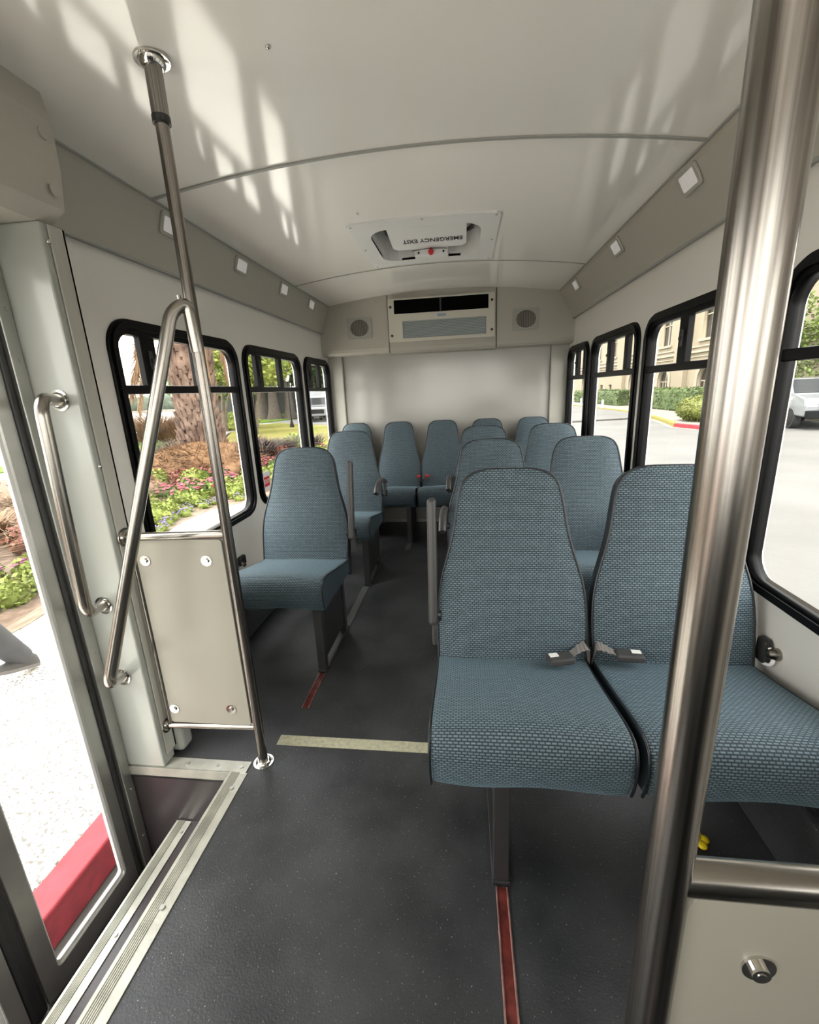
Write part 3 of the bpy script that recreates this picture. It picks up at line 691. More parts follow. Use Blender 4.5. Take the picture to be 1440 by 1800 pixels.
# ================================================================== AIR CONDITIONER + SPEAKERS
ac = thing('air_conditioner', 'beige rear air conditioner unit with black slot and perforated grille', 'air conditioner', (-.21, 4.64, 1.92))
AY = 4.61
b = plate([rr(-.722, .302, 1.925, 2.318, .006, 3), rr(-.662, .244, 2.18, 2.305, .004, 3), rr(-.584, .222, 1.955, 2.112, .004, 3)], .012, lambda u, v, t: (u, AY+t, v)); mk('front_panel', b, M_acp, ac)
b = NB(); box(b, -.715, .295, AY+.013, 4.664, 1.93, 2.312); mk('housing', b, M_acp, ac)
b = NB(); box(b, -.665, .247, AY+.008, AY+.0125, 2.178, 2.308); mk('air_slot', b, M_dark, ac)
for k in range(0):
    b = NB(); box(b, -.66, .242, AY+.002, AY+.007, 2.195+k*.022, 2.198+k*.022); mk('vane', b, M_black, ac)
b = NB(); box(b, -.218, -.204, AY+.001, AY+.007, 2.185, 2.30); mk('divider', b, M_rub, ac)
b = NB(); box(b, -.588, .226, AY+.009, AY+.0125, 1.95, 2.116); mk('grille_backing', b, mat('grille_blue', (.10, .14, .17), .5), ac)
b = NB(); rr_ = 0
hs = .0145
for j in range(12):
    for i in range(56):
        cx = -.577+i*hs+(hs/2 if j % 2 else 0); c_z = 1.963+j*hs*.87*1.08
        if cx > .218: continue
        # hexagonal ring lattice of the perforated sheet
        ro, ri = hs*.577, hs*.40; A = []; B = []
        for q in range(6):
            a = radians(60*q+30); A.append(b.verts.new((cx+ro*cos(a), AY+.006, c_z+ro*sin(a)*1.08))); B.append(b.verts.new((cx+ri*cos(a), AY+.006, c_z+ri*sin(a)*1.08)))
        for q in range(6): b.faces.new((A[q], A[(q+1) % 6], B[(q+1) % 6], B[q]))
mk('perforated_grille', b, mat('grille_sheet', (.36, .39, .37), .45, .3), ac, recalc=False)
for x, z in ((-.695, 2.245), (-.69, 1.985), (.275, 2.25), (.275, 1.99)):
    b = NB(); disc(b, (x, AY, z), (0, -1, 0), .0125, .006, 14); mk('panel_screw', b, M_rub, ac)
b = plate([rr(-.242, -.158, 2.135, 2.162, .006, 3)], .003, lambda u, v, t: (u, AY-.003+t, v)); mk('badge', b, mat('badge_blue', (.28, .33, .42), .35), ac)
for x, z, lab in ((-1.022, 2.08, 'square grey ceiling speaker left of the air conditioner'), (.597, 2.068, 'square grey ceiling speaker right of the air conditioner')):
    r = thing('speaker', lab, 'speaker', (x, 4.655, z)); 
    b = plate([rr(x-.125, x+.125, z-.098, z+.098, .02, 5), [(x+.092*cos(a*pi/18), z+.078*sin(a*pi/18)) for a in range(36)]], .014, lambda u, v, t: (u, 4.6405+t, v)); mk('bezel', b, mat('speaker_bezel', (.36, .35, .31), .5), r)
    b = NB(); tube(b, [(x, 4.646, z), (x, 4.6545, z)], .1, 36); 
    for v in b.verts: v.co.z = z+(v.co.z-z)*.8
    mk('cone', b, mat('speaker_cone', (.10, .09, .075), .6), r)
    b = NB()
    for i in range(-5, 6):
        h = .075*sqrt(max(0, 1-(i/5.6)**2)); box(b, x+i*.016-.0035, x+i*.016+.0035, 4.641, 4.6455, z-h, z+h)
    mk('grille_bars', b, mat('speaker_bars', (.22, .205, .175), .5), r)

# ================================================================== ROOF HATCH
ht = thing('roof_hatch', 'white roof hatch lettered EMERGENCY EXIT in the ceiling with red release knob', 'roof hatch', (-.22, 3.23, 2.38))
zc = lambda x, d=0: cz(x)-d
def loop_at(lp, c, a):
    dx, dy = cos(a), sin(a); best = None
    for p, q in zip(lp, lp[1:]+lp[:1]):
        ex_, ey = q[0]-p[0], q[1]-p[1]; den = dx*ey-dy*ex_
        if abs(den) < 1e-12: continue
        t = ((p[0]-c[0])*ey-(p[1]-c[1])*ex_)/den; u = ((p[0]-c[0])*dy-(p[1]-c[1])*dx)/den
        if t > 0 and -1e-6 <= u <= 1+1e-6 and (best is None or t > best): best = t
    return (c[0]+dx*best, c[1]+dy*best)
cc = (-.22, 3.23); LO = rr(-.655, .215, 2.775, 3.665, .03, 5); LI = rr(HX0+.006, HX1-.006, HY0+.006, HY1-.006, .12, 8); N_ = 120
b = NB(); V = []
for k in range(N_):
    a = 2*pi*k/N_; o_, i_ = loop_at(LO, cc, a), loop_at(LI, cc, a)
    m_ = ((o_[0]*2+i_[0])/3, (o_[1]*2+i_[1])/3); m2 = ((o_[0]+2*i_[0])/3, (o_[1]+2*i_[1])/3)
    V.append([b.verts.new((p[0], p[1], cz(p[0])-h)) for p, h in ((o_, -.002), (o_, .011), (m_, .012), (m2, .012), (i_, .012), (i_, -.004))])
for k in range(N_):
    A, B = V[k], V[(k+1) % N_]
    for q in range(5): b.faces.new((A[q], A[q+1], B[q+1], B[q]))
mk('hatch_frame', b, M_white, ht)
# side wall of the recess
lo = rr(HX0+.006, HX1-.006, HY0+.006, HY1-.006, .12, 8); b = NB(); A = [b.verts.new((p[0], p[1], cz(p[0])-.010)) for p in lo]; B = [b.verts.new((p[0], p[1], 2.52)) for p in lo]
lo2 = rr(HX0+.0, HX1-.0, HY0+.0, HY1-.0, .12, 8); A2 = [b.verts.new((p[0], p[1], cz(p[0])-.010)) for p in lo2]; B2 = [b.verts.new((p[0], p[1], 2.52)) for p in lo2]
for i in range(len(lo)):
    j = (i+1) % len(lo); b.faces.new((A[i], A[j], B[j], B[i])); b.faces.new((A2[i], B2[i], B2[j], A2[j])); b.faces.new((B[i], B[j], B2[j], B2[i]))
mk('recess_wall', b, M_white, ht)
b = plate([rr(HX0-.02, HX1+.02, HY0-.02, HY1+.02, .13, 8)], .03, lambda u, v, t: (u, v, 2.521+t)); mk('hatch_lid', b, mat('lid_grey', (.55, .54, .52), .4), ht)
b = plate([rr(HX0+.035, HX1-.035, HY0+.03, HY1-.035, .11, 8), rr(HX0+.06, HX1-.06, HY0+.055, HY1-.06, .09, 8)], .012, lambda u, v, t: (u, v, 2.505+t)); mk('lid_gasket', b, M_rub, ht)
# inner panel carrying the lettering
b = plate([rr(-.465, .03, 2.865, 3.38, .05, 6)], .012, lambda u, v, t: (u, v, 2.443-.11*(v-2.865)+t)); ip = mk('inner_panel', b, M_white, ht)
Mx = Matrix.Translation((-.19, 3.255, 2.443-.11*.39-.0012)) @ Matrix.Rotation(-math.atan(.11), 4, 'X') @ Matrix.Rotation(pi, 4, 'Y') @ Matrix.Scale(1.45, 4, (0, 1, 0))
mk('lettering', text_bm('EMERGENCY EXIT', .049, Mx, .0006), M_text, ip)
b = NB(); box(b, -.325, -.095, 3.388, 3.50, 2.348, 2.40, .004); lb = mk('latch_box', b, M_white, ht)
b = NB(); tube(b, [(-.21, 3.366, 2.362), (-.21, 3.3875, 2.362)], .018, 16); box(b, -.219, -.201, 3.370, 3.386, 2.355, 2.392, .003); mk('release_knob', b, M_red, lb)
for x in (-.295, -.125): b = NB(); disc(b, (x, 3.3875, 2.364), (0, -1, 0), .007, .003, 10); mk('latch_screw', b, M_rub, lb)
b = NB(); pts = [(-.34+.24*k/12, 3.384-.03*sin(pi*k/12), 2.378) for k in range(13)]; tube(b, pts, .0022, 6); mk('latch_wire', b, M_rub, lb)
for x, y in ((-.63, 2.80), (-.22, 2.80), (.19, 2.80), (-.63, 3.22), (.19, 3.22), (-.63, 3.64), (.19, 3.64)):
    b = NB(); disc(b, (x, y, cz(x)-.011), (0, 0, -1), .007, .003, 10); mk('frame_screw', b, M_alu, ht)
# loose ceiling screws
for x, y, lab in ((-.52, 1.45, 'small bright ceiling screw right of the pole top'), (.24, 1.22, 'small bright ceiling screw near the upper right of the ceiling'), (-.55, 2.64, 'small bright ceiling screw before the roof hatch')):
    b = NB(); ell(b, (x, y, cz(x)-.003), (.007, .007, .005), 12, 8); o = mk('ceiling_screw', b, M_chrome); tag(o, lab, 'screw')
ds = thing('added_driver_seat', 'unseen tall black driver seat added to shade the foreground panel', 'driver seat', (.55, -.55, 0))  # out of view behind the camera, added to shade the right modesty panel
b = NB(); box(b, .22, .90, -1.05, -.42, .36, .56, .06, 3); mk('seat', b, M_vinyl, ds)
b = NB(); box(b, .24, .88, -.44, -.28, .50, 1.28, .07, 3, rot=Matrix.Rotation(radians(-8), 3, 'X'), piv=(.55, -.4, .5)); mk('backrest', b, M_vinyl, ds)
b = NB(); box(b, .30, .82, -.95, -.45, .004, .355, .03); mk('seat_base', b, M_rub, ds)
b = NB(); box(b, -.75, .10, YF+.01, -.95, .004, .62, .08, 3); box(b, -1.1, XR-.02, YF+.005, -1.40, .004, .95, .05, 3); o = mk('dashboard', b, M_rub); tag(o, 'unseen black dashboard and engine cover added to cut light on the foreground panel', 'dashboard')  # also out of view, added to hold back front light from that panel
#OUTSIDE
# ================================================================== OUTSIDE: GROUND
GZ, RZ = -.62, -.80
M_leafg = leaf_mat('leaf_mid_green', (0.0539, 0.0874, 0.0158), (0.1348, 0.1823, 0.04))
M_leafl = leaf_mat('leaf_light_green', (0.1144, 0.1553, 0.0242), (0.2697, 0.2967, 0.067))
M_leafd = leaf_mat('leaf_dark_green', (0.0205, 0.04, 0.013), (0.0605, 0.0949, 0.0298))
M_hedge = leaf_mat('hedge_green', (0.0484, 0.0809, 0.0233), (0.1079, 0.1414, 0.0474))
M_bushy = leaf_mat('bush_yellow_green', (0.0874, 0.1079, 0.0214), (0.1888, 0.2018, 0.0484))
M_straw = leaf_mat('dry_grass', (0.1218, 0.0651, 0.0326), (0.2558, 0.1618, 0.0874))
M_plum = leaf_mat('purple_grass', (0.03, 0.016, 0.014), (0.09, 0.058, 0.04))
M_bark = mat('grey_bark', (0.065, 0.05, 0.038), .9, var=.3, vscale=6, bump=.5, bscale=20)
M_palmb = mat('palm_boot', (0.0837, 0.0512, 0.0381), .9, col2=(0.2158, 0.1469, 0.1116), vscale=3, spec=.2)
M_thatch = mat('thatch', (0.0865, 0.0446, 0.0223), .95, col2=(0.1786, 0.1042, 0.0567), vscale=5, bump=1., bscale=50, spec=.1)
M_pink = mat('pink_petal', (0.26, 0.014, 0.04), .6, col2=(0.28, 0.08, 0.11), vscale=8)
M_mag = mat('magenta_petal', (0.16, 0.02, 0.09), .6)
M_lav = mat('lavender_petal', (0.13, 0.1, 0.19), .6)
M_red_l = mat('red_leaf', (0.13, 0.032, 0.016), .7, col2=(0.2, 0.085, 0.05), vscale=4)
M_asph = mat('pale_asphalt', (0.112, 0.106, 0.099), .85, var=.10, vscale=.5, bump=.3, bscale=40)
M_walk = mat('pebble_concrete', (.60, .57, .52), .9, col2=(.84, .80, .73), vscale=26, bump=.5, bscale=60)
M_conc = mat('plain_concrete', (0.186, 0.1721, 0.1442), .9, var=.12, vscale=3)
M_curbr = mat('red_curb_paint', (0.24, 0.02, 0.03), .55, var=.22, vscale=9, bump=.3, bscale=30)
M_curby = mat('yellow_curb_paint', (0.2, 0.165, 0.01), .6, var=.1)
M_soil = mat('mulch_soil', (0.09, 0.055, 0.034), .95, col2=(0.18, 0.125, 0.09), vscale=7, bump=.8, bscale=30)
M_lawn = mat('lawn_grass', (0.12, 0.125, 0.02), .9, col2=(0.175, 0.15, 0.04), vscale=.5, bump=.5, bscale=60, spec=.1)
M_gcov = mat('groundcover_green', (0.0651, 0.1209, 0.013), .9, col2=(0.1116, 0.1581, 0.0279), vscale=2, bump=1, bscale=30, spec=.1)
M_water = mat('pale_water', (.66, .68, .68), .3, bump=.2, bscale=3)
M_stucco = mat('cream_stucco', (0.2511, 0.2093, 0.1442), .85, var=.04, vscale=.6, bump=.2, bscale=30)
M_trimw = mat('pale_stucco_trim', (0.2883, 0.2511, 0.186), .8)
M_win = mat('dark_window_glass', (0.035, 0.032, 0.028), .12, var=.3, vscale=.7)
M_carw = mat('white_car_paint', (0.2418, 0.2511, 0.2604), .15, coat=.6)
M_cargl = mat('car_glass', (.03, .035, .04), .06)
M_tyre = mat('tyre', (.02, .02, .02), .8)
M_chr = mat('car_chrome', (.6, .6, .62), .12, 1.)
add_specks(M_walk, .56, (.13, .12, .105), 52)

def slab(name, poly, z, m, label, cat, th=.04, kind='structure'):
    b = plate([poly], th, lambda u, v, t: (u, v, z-th+t)); o = mk(name, b, m); tag(o, label, cat, None, kind); return o
b = NB(); quad(b, (-1.95, -60, RZ), (80, -60, RZ), (80, 160, RZ), (-1.95, 160, RZ)); o = mk('road', b, M_asph); tag(o, 'pale grey asphalt driveway around the bus', 'road', kind='structure')
EDGE = [(2, -4.4), (3.5, -4.5), (7, -5.2), (7.9, -5.35), (8.8, -4.6), (10, -4.25), (14, -4.1), (18, -4.6), (24, -5.3), (30, -9.2), (36, -15)]
slab('sidewalk', [(-1.93, -12), (-1.93, 30)]+[(x, y) for y, x in EDGE[::-1]][1:]+[(-4.3, -12)], GZ, M_walk, 'pebbled concrete pavement beyond the red curb', 'pavement', .17)
b = NB(); box(b, -1.928, -1.77, -12, 30, RZ+.001, GZ+.004, .015, 3); o = mk('curb', b, M_curbr); tag(o, 'red painted curb beside the entry door', 'curb', kind='structure')
slab('bed_border', [(-4.32, -12), (-4.32, 3.5), (-5.0, 7), (-4.95, 7.9), (-4.3, 8.8), (-3.9, 10), (-3.8, 14), (-4.3, 18), (-4.75, 18), (-4.25, 14), (-4.4, 10), (-4.75, 8.8), (-5.5, 7.9), (-5.35, 7), (-4.65, 3.5), (-4.55, -12)], GZ+.010, mat('sandy_border', (0.12, 0.085, 0.055), .9, col2=(0.21, 0.16, 0.115), vscale=3, stretch=(6, 1, 1)), 'sandy brown border strip between pavement and flower bed', 'border', .009)
slab('flower_bed', [(-4.2, -12), (-4.4, 2)]+[(x, y) for y, x in EDGE[1:8]]+[(-5.5, 18.5), (-12.5, 21), (-13.5, 17.5), (-14, 10), (-14, -12)], GZ+.012, M_soil, 'brown mulch bed planted with flowers', 'flower bed', .1)
slab('garden_path', [(-14.01, -12), (-14.01, 10), (-13.51, 17), (-12.6, 20.9), (-13.2, 23), (-15.2, 27.5), (-16.6, 35), (-15.5, 36), (-18, 37), (-18.6, 30), (-16.2, 24), (-15.6, 18), (-15.6, -12)], GZ+.004, M_conc, 'pale path curving past the lawn', 'path', .1)
slab('lawn', [(-5.55, 18.55), (-5.3, 26), (-9.2, 30.5), (-15.4, 36), (-16.4, 34.5), (-15.0, 27.6), (-13.0, 23.1), (-12.5, 21.1)], GZ+.03, M_lawn, 'yellow-green mown lawn beyond the flower bed', 'lawn', .1)
slab('groundcover', [(-15.7, -12), (-15.7, 18), (-16.3, 24), (-18.7, 30), (-18.1, 37), (-16, 48), (-14, 62), (-38, 66), (-27, 44), (-19.2, 25), (-17.4, 17), (-17.4, -12)], GZ+.02, M_gcov, 'bright green groundcover beyond the path', 'groundcover', .3)
slab('street', [(-5.2, 26.2), (-9.1, 30.7), (-15.3, 36.2), (-17.9, 37.1), (-15.9, 48), (-14, 80), (20, 80), (20, 32), (-1.95, 26)], RZ+.10, M_asph, 'far pale street where the white truck is parked', 'street', .1)
b = NB(); quad(b, (-1.96, -60, -1.05), (-1.96, 400, -1.05), (-400, 400, -1.05), (-400, -60, -1.05)); o = mk('bay_water', b, M_water, recalc=False); tag(o, 'bright open bay beyond the garden', 'water', kind='stuff')
# ------------------------------------------------------------------ foliage helpers
def leaves(bm, c, r, n, size, shell=.55, aspect=1.7, droop=0):
    c = Vector(c)
    for _ in range(n):
        d = Vector((random.gauss(0, 1), random.gauss(0, 1), random.gauss(0, 1))).normalized()
        k = shell+(1-shell)*random.random()**.5
        p = c+Vector((d.x*r[0]*k, d.y*r[1]*k, d.z*r[2]*k)); s = size*random.uniform(.6, 1.3)
        a = Vector((random.gauss(0, 1), random.gauss(0, 1), random.gauss(0, .6)-droop)).normalized(); q = a.orthogonal().normalized(); q = Matrix.Rotation(random.uniform(0, 6.3), 3, a) @ q
        bm.faces.new([bm.verts.new(p), bm.verts.new(p+a*s*.5*aspect*.5+q*s*.3), bm.verts.new(p+a*s*.5*aspect), bm.verts.new(p+a*s*.5*aspect*.5-q*s*.3)])
def blob(bm, c, r, sub=3, amp=.18):
    g = bmesh.ops.create_icosphere(bm, subdivisions=sub, radius=1)
    ph = [random.uniform(0, 6) for _ in range(6)]
    for v in g['verts']:
        d = v.co.copy(); k = 1+amp*(sin(3.1*d.x+ph[0])*sin(2.7*d.y+ph[1])+.6*sin(6.3*d.z+ph[2])*sin(5.9*d.x+ph[3])+.35*sin(13*d.y+ph[4])*sin(11*d.z+ph[5]))
        v.co = Vector((d.x*r[0]*k, d.y*r[1]*k, d.z*r[2]*k))+Vector(c)
    for v in g['verts']:
        for f in v.link_faces: f.smooth = True
def blades(bm, c, R, h, n, w=.02, lean=.5, flat=False):
    c = Vector(c)
    for _ in range(n):
        a = random.uniform(0, 2*pi); rr0 = R*.35*random.random(); p = c+Vector((cos(a)*rr0, sin(a)*rr0, 0))
        hh = h*random.uniform(.6, 1.1); l = lean*random.uniform(.4, 1.2)*R*1.6; a2 = a+random.uniform(-.5, .5); d = Vector((cos(a2), sin(a2), 0)); s = Vector((-sin(a2), cos(a2), 0))
        prev = None
        for k in range(5):
            t = k/4; q = p+d*l*t*t+Vector((0, 0, hh*(t*1.25-.35*t*t*(1+lean)))); ww = w*(1-t*.85)
            cur = (bm.verts.new(q+s*ww), bm.verts.new(q-s*ww))
            if prev: bm.faces.new((prev[0], prev[1], cur[1], cur[0]))
            prev = cur
def tree(name, label, loc, h, trunks, crowns, mleaf, nleaf, lsize, mb=None, rt=.12, core=True, cat='tree', group=None):
    r = thing(name, label, cat, loc, 0, group)
    for (dx, dy, lean_x, lean_y, rad) in trunks:
        b = NB(); pts = [Vector((dx+lean_x*t*t, dy+lean_y*t*t, h*t-.05*(t == 0))) for t in [k/7 for k in range(8)]]
        tube(b, pts, [rad*(1.5-.9*min(1, t*1.2)) if k else rad*1.9 for k, t in enumerate([q/7 for q in range(8)])], 10); part('trunk', b, mb or M_bark, r)
    b = NB()
    tot = sum(c[3]*c[4]*c[5] for c in crowns)
    for (x, y, z, rx, ry, rz) in crowns:
        if core: blob(b, (x, y, z), (rx*.72, ry*.72, rz*.72), 2, .25)
        leaves(b, (x, y, z), (rx, ry, rz), int(nleaf*rx*ry*rz/tot), lsize, .6)
    part('crown', b, mleaf, r, recalc=False); return r
# ------------------------------------------------------------------ palm
pt = thing('palm_tree', 'thick shaggy palm trunk with hanging dead fronds outside the first left window', 'palm tree', (-8.25, 13.3, GZ))
b = NB(); prof = [(0, .82), (.3, .72), (.8, .66), (1.6, .60), (2.6, .60), (3.6, .66), (4.6, .72), (5.6, .70)]
tube(b, [(0.02*sin(z*2), 0, z) for z, r_ in prof], [r_*.9 for z, r_ in prof], 28); part('trunk_core', b, M_palmb, pt)
def prad(z):
    for (a, r0), (c, r1) in zip(prof, prof[1:]):
        if a <= z <= c: return r0+(r1-r0)*(z-a)/(c-a)
    return prof[-1][1]
b = NB()
for row in range(44):
    z = .10+row*.125; m = 15; R0 = prad(z)
    for k in range(m):
        a = 2*pi*(k+.5*(row % 2)+random.uniform(-.16, .16))/m; zz = z+random.uniform(-.03, .03)
        d = Vector((cos(a), sin(a), 0)); s = Vector((-sin(a), cos(a), 0)); base = d*(R0*.88)+Vector((0, 0, zz))
        w = R0*random.uniform(.12, .19); ln2 = random.uniform(.22, .40); out = random.uniform(.05, .14)
        tipc = d*(R0*.90+out+.03)+Vector((0, 0, zz+ln2))+s*random.uniform(-.06, .06)
        v = [b.verts.new(base-s*w), b.verts.new(base+s*w), b.verts.new(base+d*.08-s*w*.6), b.verts.new(base+d*.08+s*w*.6), b.verts.new(tipc-s*w*.45), b.verts.new(tipc+s*w*.45), b.verts.new(tipc-s*w*.35-d*.05), b.verts.new(tipc+s*w*.35-d*.05)]
        for q in ((2, 3, 5, 4), (0, 2, 4, 6), (1, 3, 5, 7), (4, 5, 7, 6), (0, 1, 3, 2)): b.faces.new([v[i] for i in q])
part('leaf_base_bark', b, M_palmb, pt)
def frond(bm, p0, az, L, up, droop, w=.45, n=26):
    d = Vector((cos(az), sin(az), 0)); prev = None; s = Vector((-sin(az), cos(az), 0)); P = []
    for k in range(n+1):
        t = k/n; P.append(Vector(p0)+d*(L*(t-.18*t*t*droop))+Vector((0, 0, up*t-droop*L*.62*t*t)))
    tube(bm, P, [.028*(1-.8*k/n)+.004 for k in range(n+1)], 5)
    for k in range(2, n):
        t = k/n; ww = w*sin(pi*min(1, t*.9+.12))**.6
        for sg in (-1, 1):
            for q in range(2):
                p = P[k].lerp(P[k+1], q*.5); tip = p+s*sg*ww*random.uniform(.7, 1)+d*ww*.5+Vector((0, 0, -ww*random.uniform(.3, .9)))
                e = (P[k+1]-P[k]).normalized()*.018; bm.faces.new((bm.verts.new(p-e), bm.verts.new(p+e), bm.verts.new(tip)))
for k in range(22):
    b = NB(); frond(b, (0, 0, 5.6), k*2.4, random.uniform(3.0, 3.8), random.uniform(.8, 2.2), random.uniform(.5, 1.0)); part('green_frond', b, M_leafg, pt, recalc=False)
def hang(bm, p0, p1, wid, n=150):
    p0 = Vector(p0); p1 = Vector(p1); pts = [p0.lerp(p1, k/10)+Vector((.05*sin(k), 0, 0)) for k in range(11)]; tube(bm, pts, .022, 5)
    for _ in range(n):
        t = random.random()**.8; p = p0.lerp(p1, t); w_ = wid*(.35+.65*sin(pi*min(1, t+.15)))
        q = p+Vector((random.uniform(-1, 1)*w_, random.uniform(-1, 1)*w_, -random.uniform(.25, .65))); e = Vector((.013, .013, 0))
        bm.faces.new((bm.verts.new(p-e), bm.verts.new(p+e), bm.verts.new(q)))
for p0, p1, w_, n_ in (((-.9, .1, 5.2), (-1.9, -.3, 2.5), .46, 420), ((-.7, -.3, 5.3), (-1.85, -.2, 1.85), .2, 160), ((-1.4, .2, 5.3), (-2.75, -.6, 3.7), .55, 420), ((-.9, -.4, 5.3), (-1.25, -.6, 3.3), .4, 260), ((-.5, -.5, 5.3), (-.95, -.7, 3.6), .25, 150), ((.5, -.4, 5.3), (.85, -.5, 3.0), .25, 220), ((.9, .2, 5.2), (1.1, .1, 2.6), .22, 180)):
    b = NB(); hang(b, p0, p1, w_, n_); part('dead_frond', b, M_straw, pt, recalc=False)
b = NB(); blob(b, (0, 0, 0), (1.95, 1.7, .80), 4, .10)
for _ in range(2600):
    a = random.uniform(0, 6.28); k = sqrt(random.random()); p = Vector((1.9*k*cos(a), 1.65*k*sin(a), .80*sqrt(max(0, 1-k*k*.98))-.03)); d = Vector((random.gauss(0, 1), random.gauss(0, 1), random.uniform(.0, .9))).normalized(); e = d.orthogonal().normalized()*.014
    b.faces.new((b.verts.new(p-e), b.verts.new(p+e), b.verts.new(p+d*random.uniform(.12, .38))))
mo = mk('thatch_mound', b, M_thatch, recalc=False); mo.location = (-7.85, 12.6, GZ); tag(mo, 'brown thatch mound around the foot of the palm trunk', 'mulch mound')
# ------------------------------------------------------------------ bed plants
def proto(name, lab, cat, fn, m, m2=None, fn2=None, n2='blossoms'):
    r = thing(name, lab, cat, (0, 0, 0)); b = NB(); fn(b); part('foliage', b, m, r, recalc=False)
    if fn2: b = NB(); fn2(b); part(n2, b, m2, r, recalc=False)
    return r
def dome_l(R, H, n, s): return lambda b: (blob(b, (0, 0, H*.35), (R*.8, R*.8, H*.5), 2, .2), leaves(b, (0, 0, H*.4), (R, R, H*.75), n, s, .7))
def petals(R, H, n, s): return lambda b: [disc(b, (R*k_*cos(a_), R*k_*sin(a_), H*(1.02-.45*k_*k_)), (cos(a_)*.4*k_, sin(a_)*.4*k_, 1), s, .006, 7) for k_, a_ in [(sqrt(random.random()), random.uniform(0, 6.3)) for _ in range(n)]]
P_lime = proto('lime_plant', 'lime green leafy border plant', 'plant', dome_l(.26, .30, 420, .09), M_leafl)
P_pink = proto('pink_flower_clump', 'clump of pink bedding flowers', 'flowers', dome_l(.25, .24, 260, .08), M_leafg, M_pink, petals(.28, .31, 34, .034))
P_mag = proto('magenta_flower_clump', 'clump of magenta bedding flowers', 'flowers', dome_l(.25, .24, 260, .08), M_leafl, M_mag, petals(.22, .30, 26, .04))
P_lav = proto('lavender_flower_clump', 'clump of lavender flowers', 'flowers', dome_l(.2, .2, 200, .06), M_leafl, M_lav, petals(.2, .27, 24, .03))
P_redl = proto('red_leaf_plant', 'red leaved bedding plant', 'plant', dome_l(.27, .32, 380, .10), M_red_l)
P_plum = proto('purple_fountain_grass', 'arching purple fountain grass', 'grass clump', lambda b: blades(b, (0, 0, 0), .55, .75, 240, .010, .9), M_plum)
P_straw = proto('dry_grass_clump', 'dry straw coloured grass clump', 'grass clump', lambda b: blades(b, (0, 0, 0), .6, .7, 420, .012, .9), M_straw)
def ex(y):
    for (a, x0), (c, x1) in zip(EDGE, EDGE[1:]):
        if a <= y <= c: return x0+(x1-x0)*(y-a)/(c-a)
    return EDGE[0][1]
GL = {P_lime.name: ('lime green leafy border plants edging the flower bed', 'lime green leafy plant in the front edge of the flower bed by the pavement'),
      P_pink.name: ('pink flower clumps in the bed', 'clump of pink flowers in the band behind the lime border plants'),
      P_mag.name: ('magenta flower clumps by the door', 'clump of magenta flowers in the bed seen through the door glass'),
      P_lav.name: ('lavender flower clumps at the pavement edge', 'small lavender flower clump close to the pavement edge'),
      P_redl.name: ('red leaved plants in the bed', 'red leaved plant among the flowers in the mulch bed'),
      P_plum.name: ('purple fountain grasses in the bed', 'arching purple-brown fountain grass in the flower bed'),
      P_straw.name: ('dry grass clumps in the bed', 'dry straw coloured grass clump in the mulch bed')}
used = set()
def put(P, x, y, s=1.0, z=None):
    lab = GL[P.name]; zz = GZ+.012 if z is None else z
    if P.name not in used:
        used.add(P.name); P.location = (x, y, zz); P.scale = (s, s, s); P.rotation_euler.z = random.uniform(0, 6); P['label'] = lab[1]; P['group'] = lab[0]; return
    dup(P, (x, y, zz), random.uniform(0, 6), s, lab[1], lab[0])
random.seed(11)
y = 2.6
while y < 16:
    for dd in (.32, .8):
        put(P_lime, ex(y)-dd-random.uniform(-.08, .1), y+random.uniform(-.12, .12)+(dd > .5)*.25, random.uniform(.8, 1.15)*(1 if y > 6 else .85))
    y += .52+.02*y
y = 7.8
while y < 17:
    for dd in (1.2, 1.7, 2.3, 2.9):
        if random.random() < .62: put(P_pink, ex(y)-dd+random.uniform(-.12, .12), y+random.uniform(-.2, .2), random.uniform(.9, 1.25))
    y += .5+.02*y
for x, y in ((-5.55, 4.75), (-5.75, 5.1), (-5.5, 5.45), (-5.9, 4.4)): put(P_mag, x, y, .9)
for k in range(9): put(P_lav, ex(6.2+k*.3)+.15-random.random()*.2, 6.2+k*.3, .6)
for x, y in ((-6.4, 5.6), (-6.9, 4.8), (-7.2, 6.5), (-6.3, 6.6), (-8.2, 8.5), (-9.4, 9.6), (-10.3, 11.2), (-9.8, 12.4), (-11, 13.3), (-6.0, 12.6), (-5.9, 14.0), (-8.9, 10.6), (-7.9, 9.9), (-10.9, 12.3)): put(P_redl, x, y, random.uniform(1, 1.5))
for x, y in ((-9.6, 13.6), (-10.0, 14.6), (-6.5, 13.8), (-6.9, 14.9), (-6.6, 16.0), (-7.6, 16.3), (-8.6, 17.4), (-9.9, 16.2), (-5.7, 16.5)): put(P_plum, x, y, random.uniform(1.3, 1.9))
for x, y in ((-7.4, 5.9), (-7.9, 7.0), (-8.8, 7.6), (-6.8, 7.4), (-6.5, 3.9), (-8.0, 5.0), (-9.4, 6.4), (-7.2, 8.4), (-10.5, 8.0)): put(P_straw, x, y, random.uniform(.8, 1.25))
for k in range(26):
    x, y = random.uniform(-12.5, -6.5), random.uniform(9, 19)
    if (x+7.9)**2+(y-12.6)**2 > 5: put(P_lime if k % 3 else P_redl, x, y, random.uniform(1, 1.5))
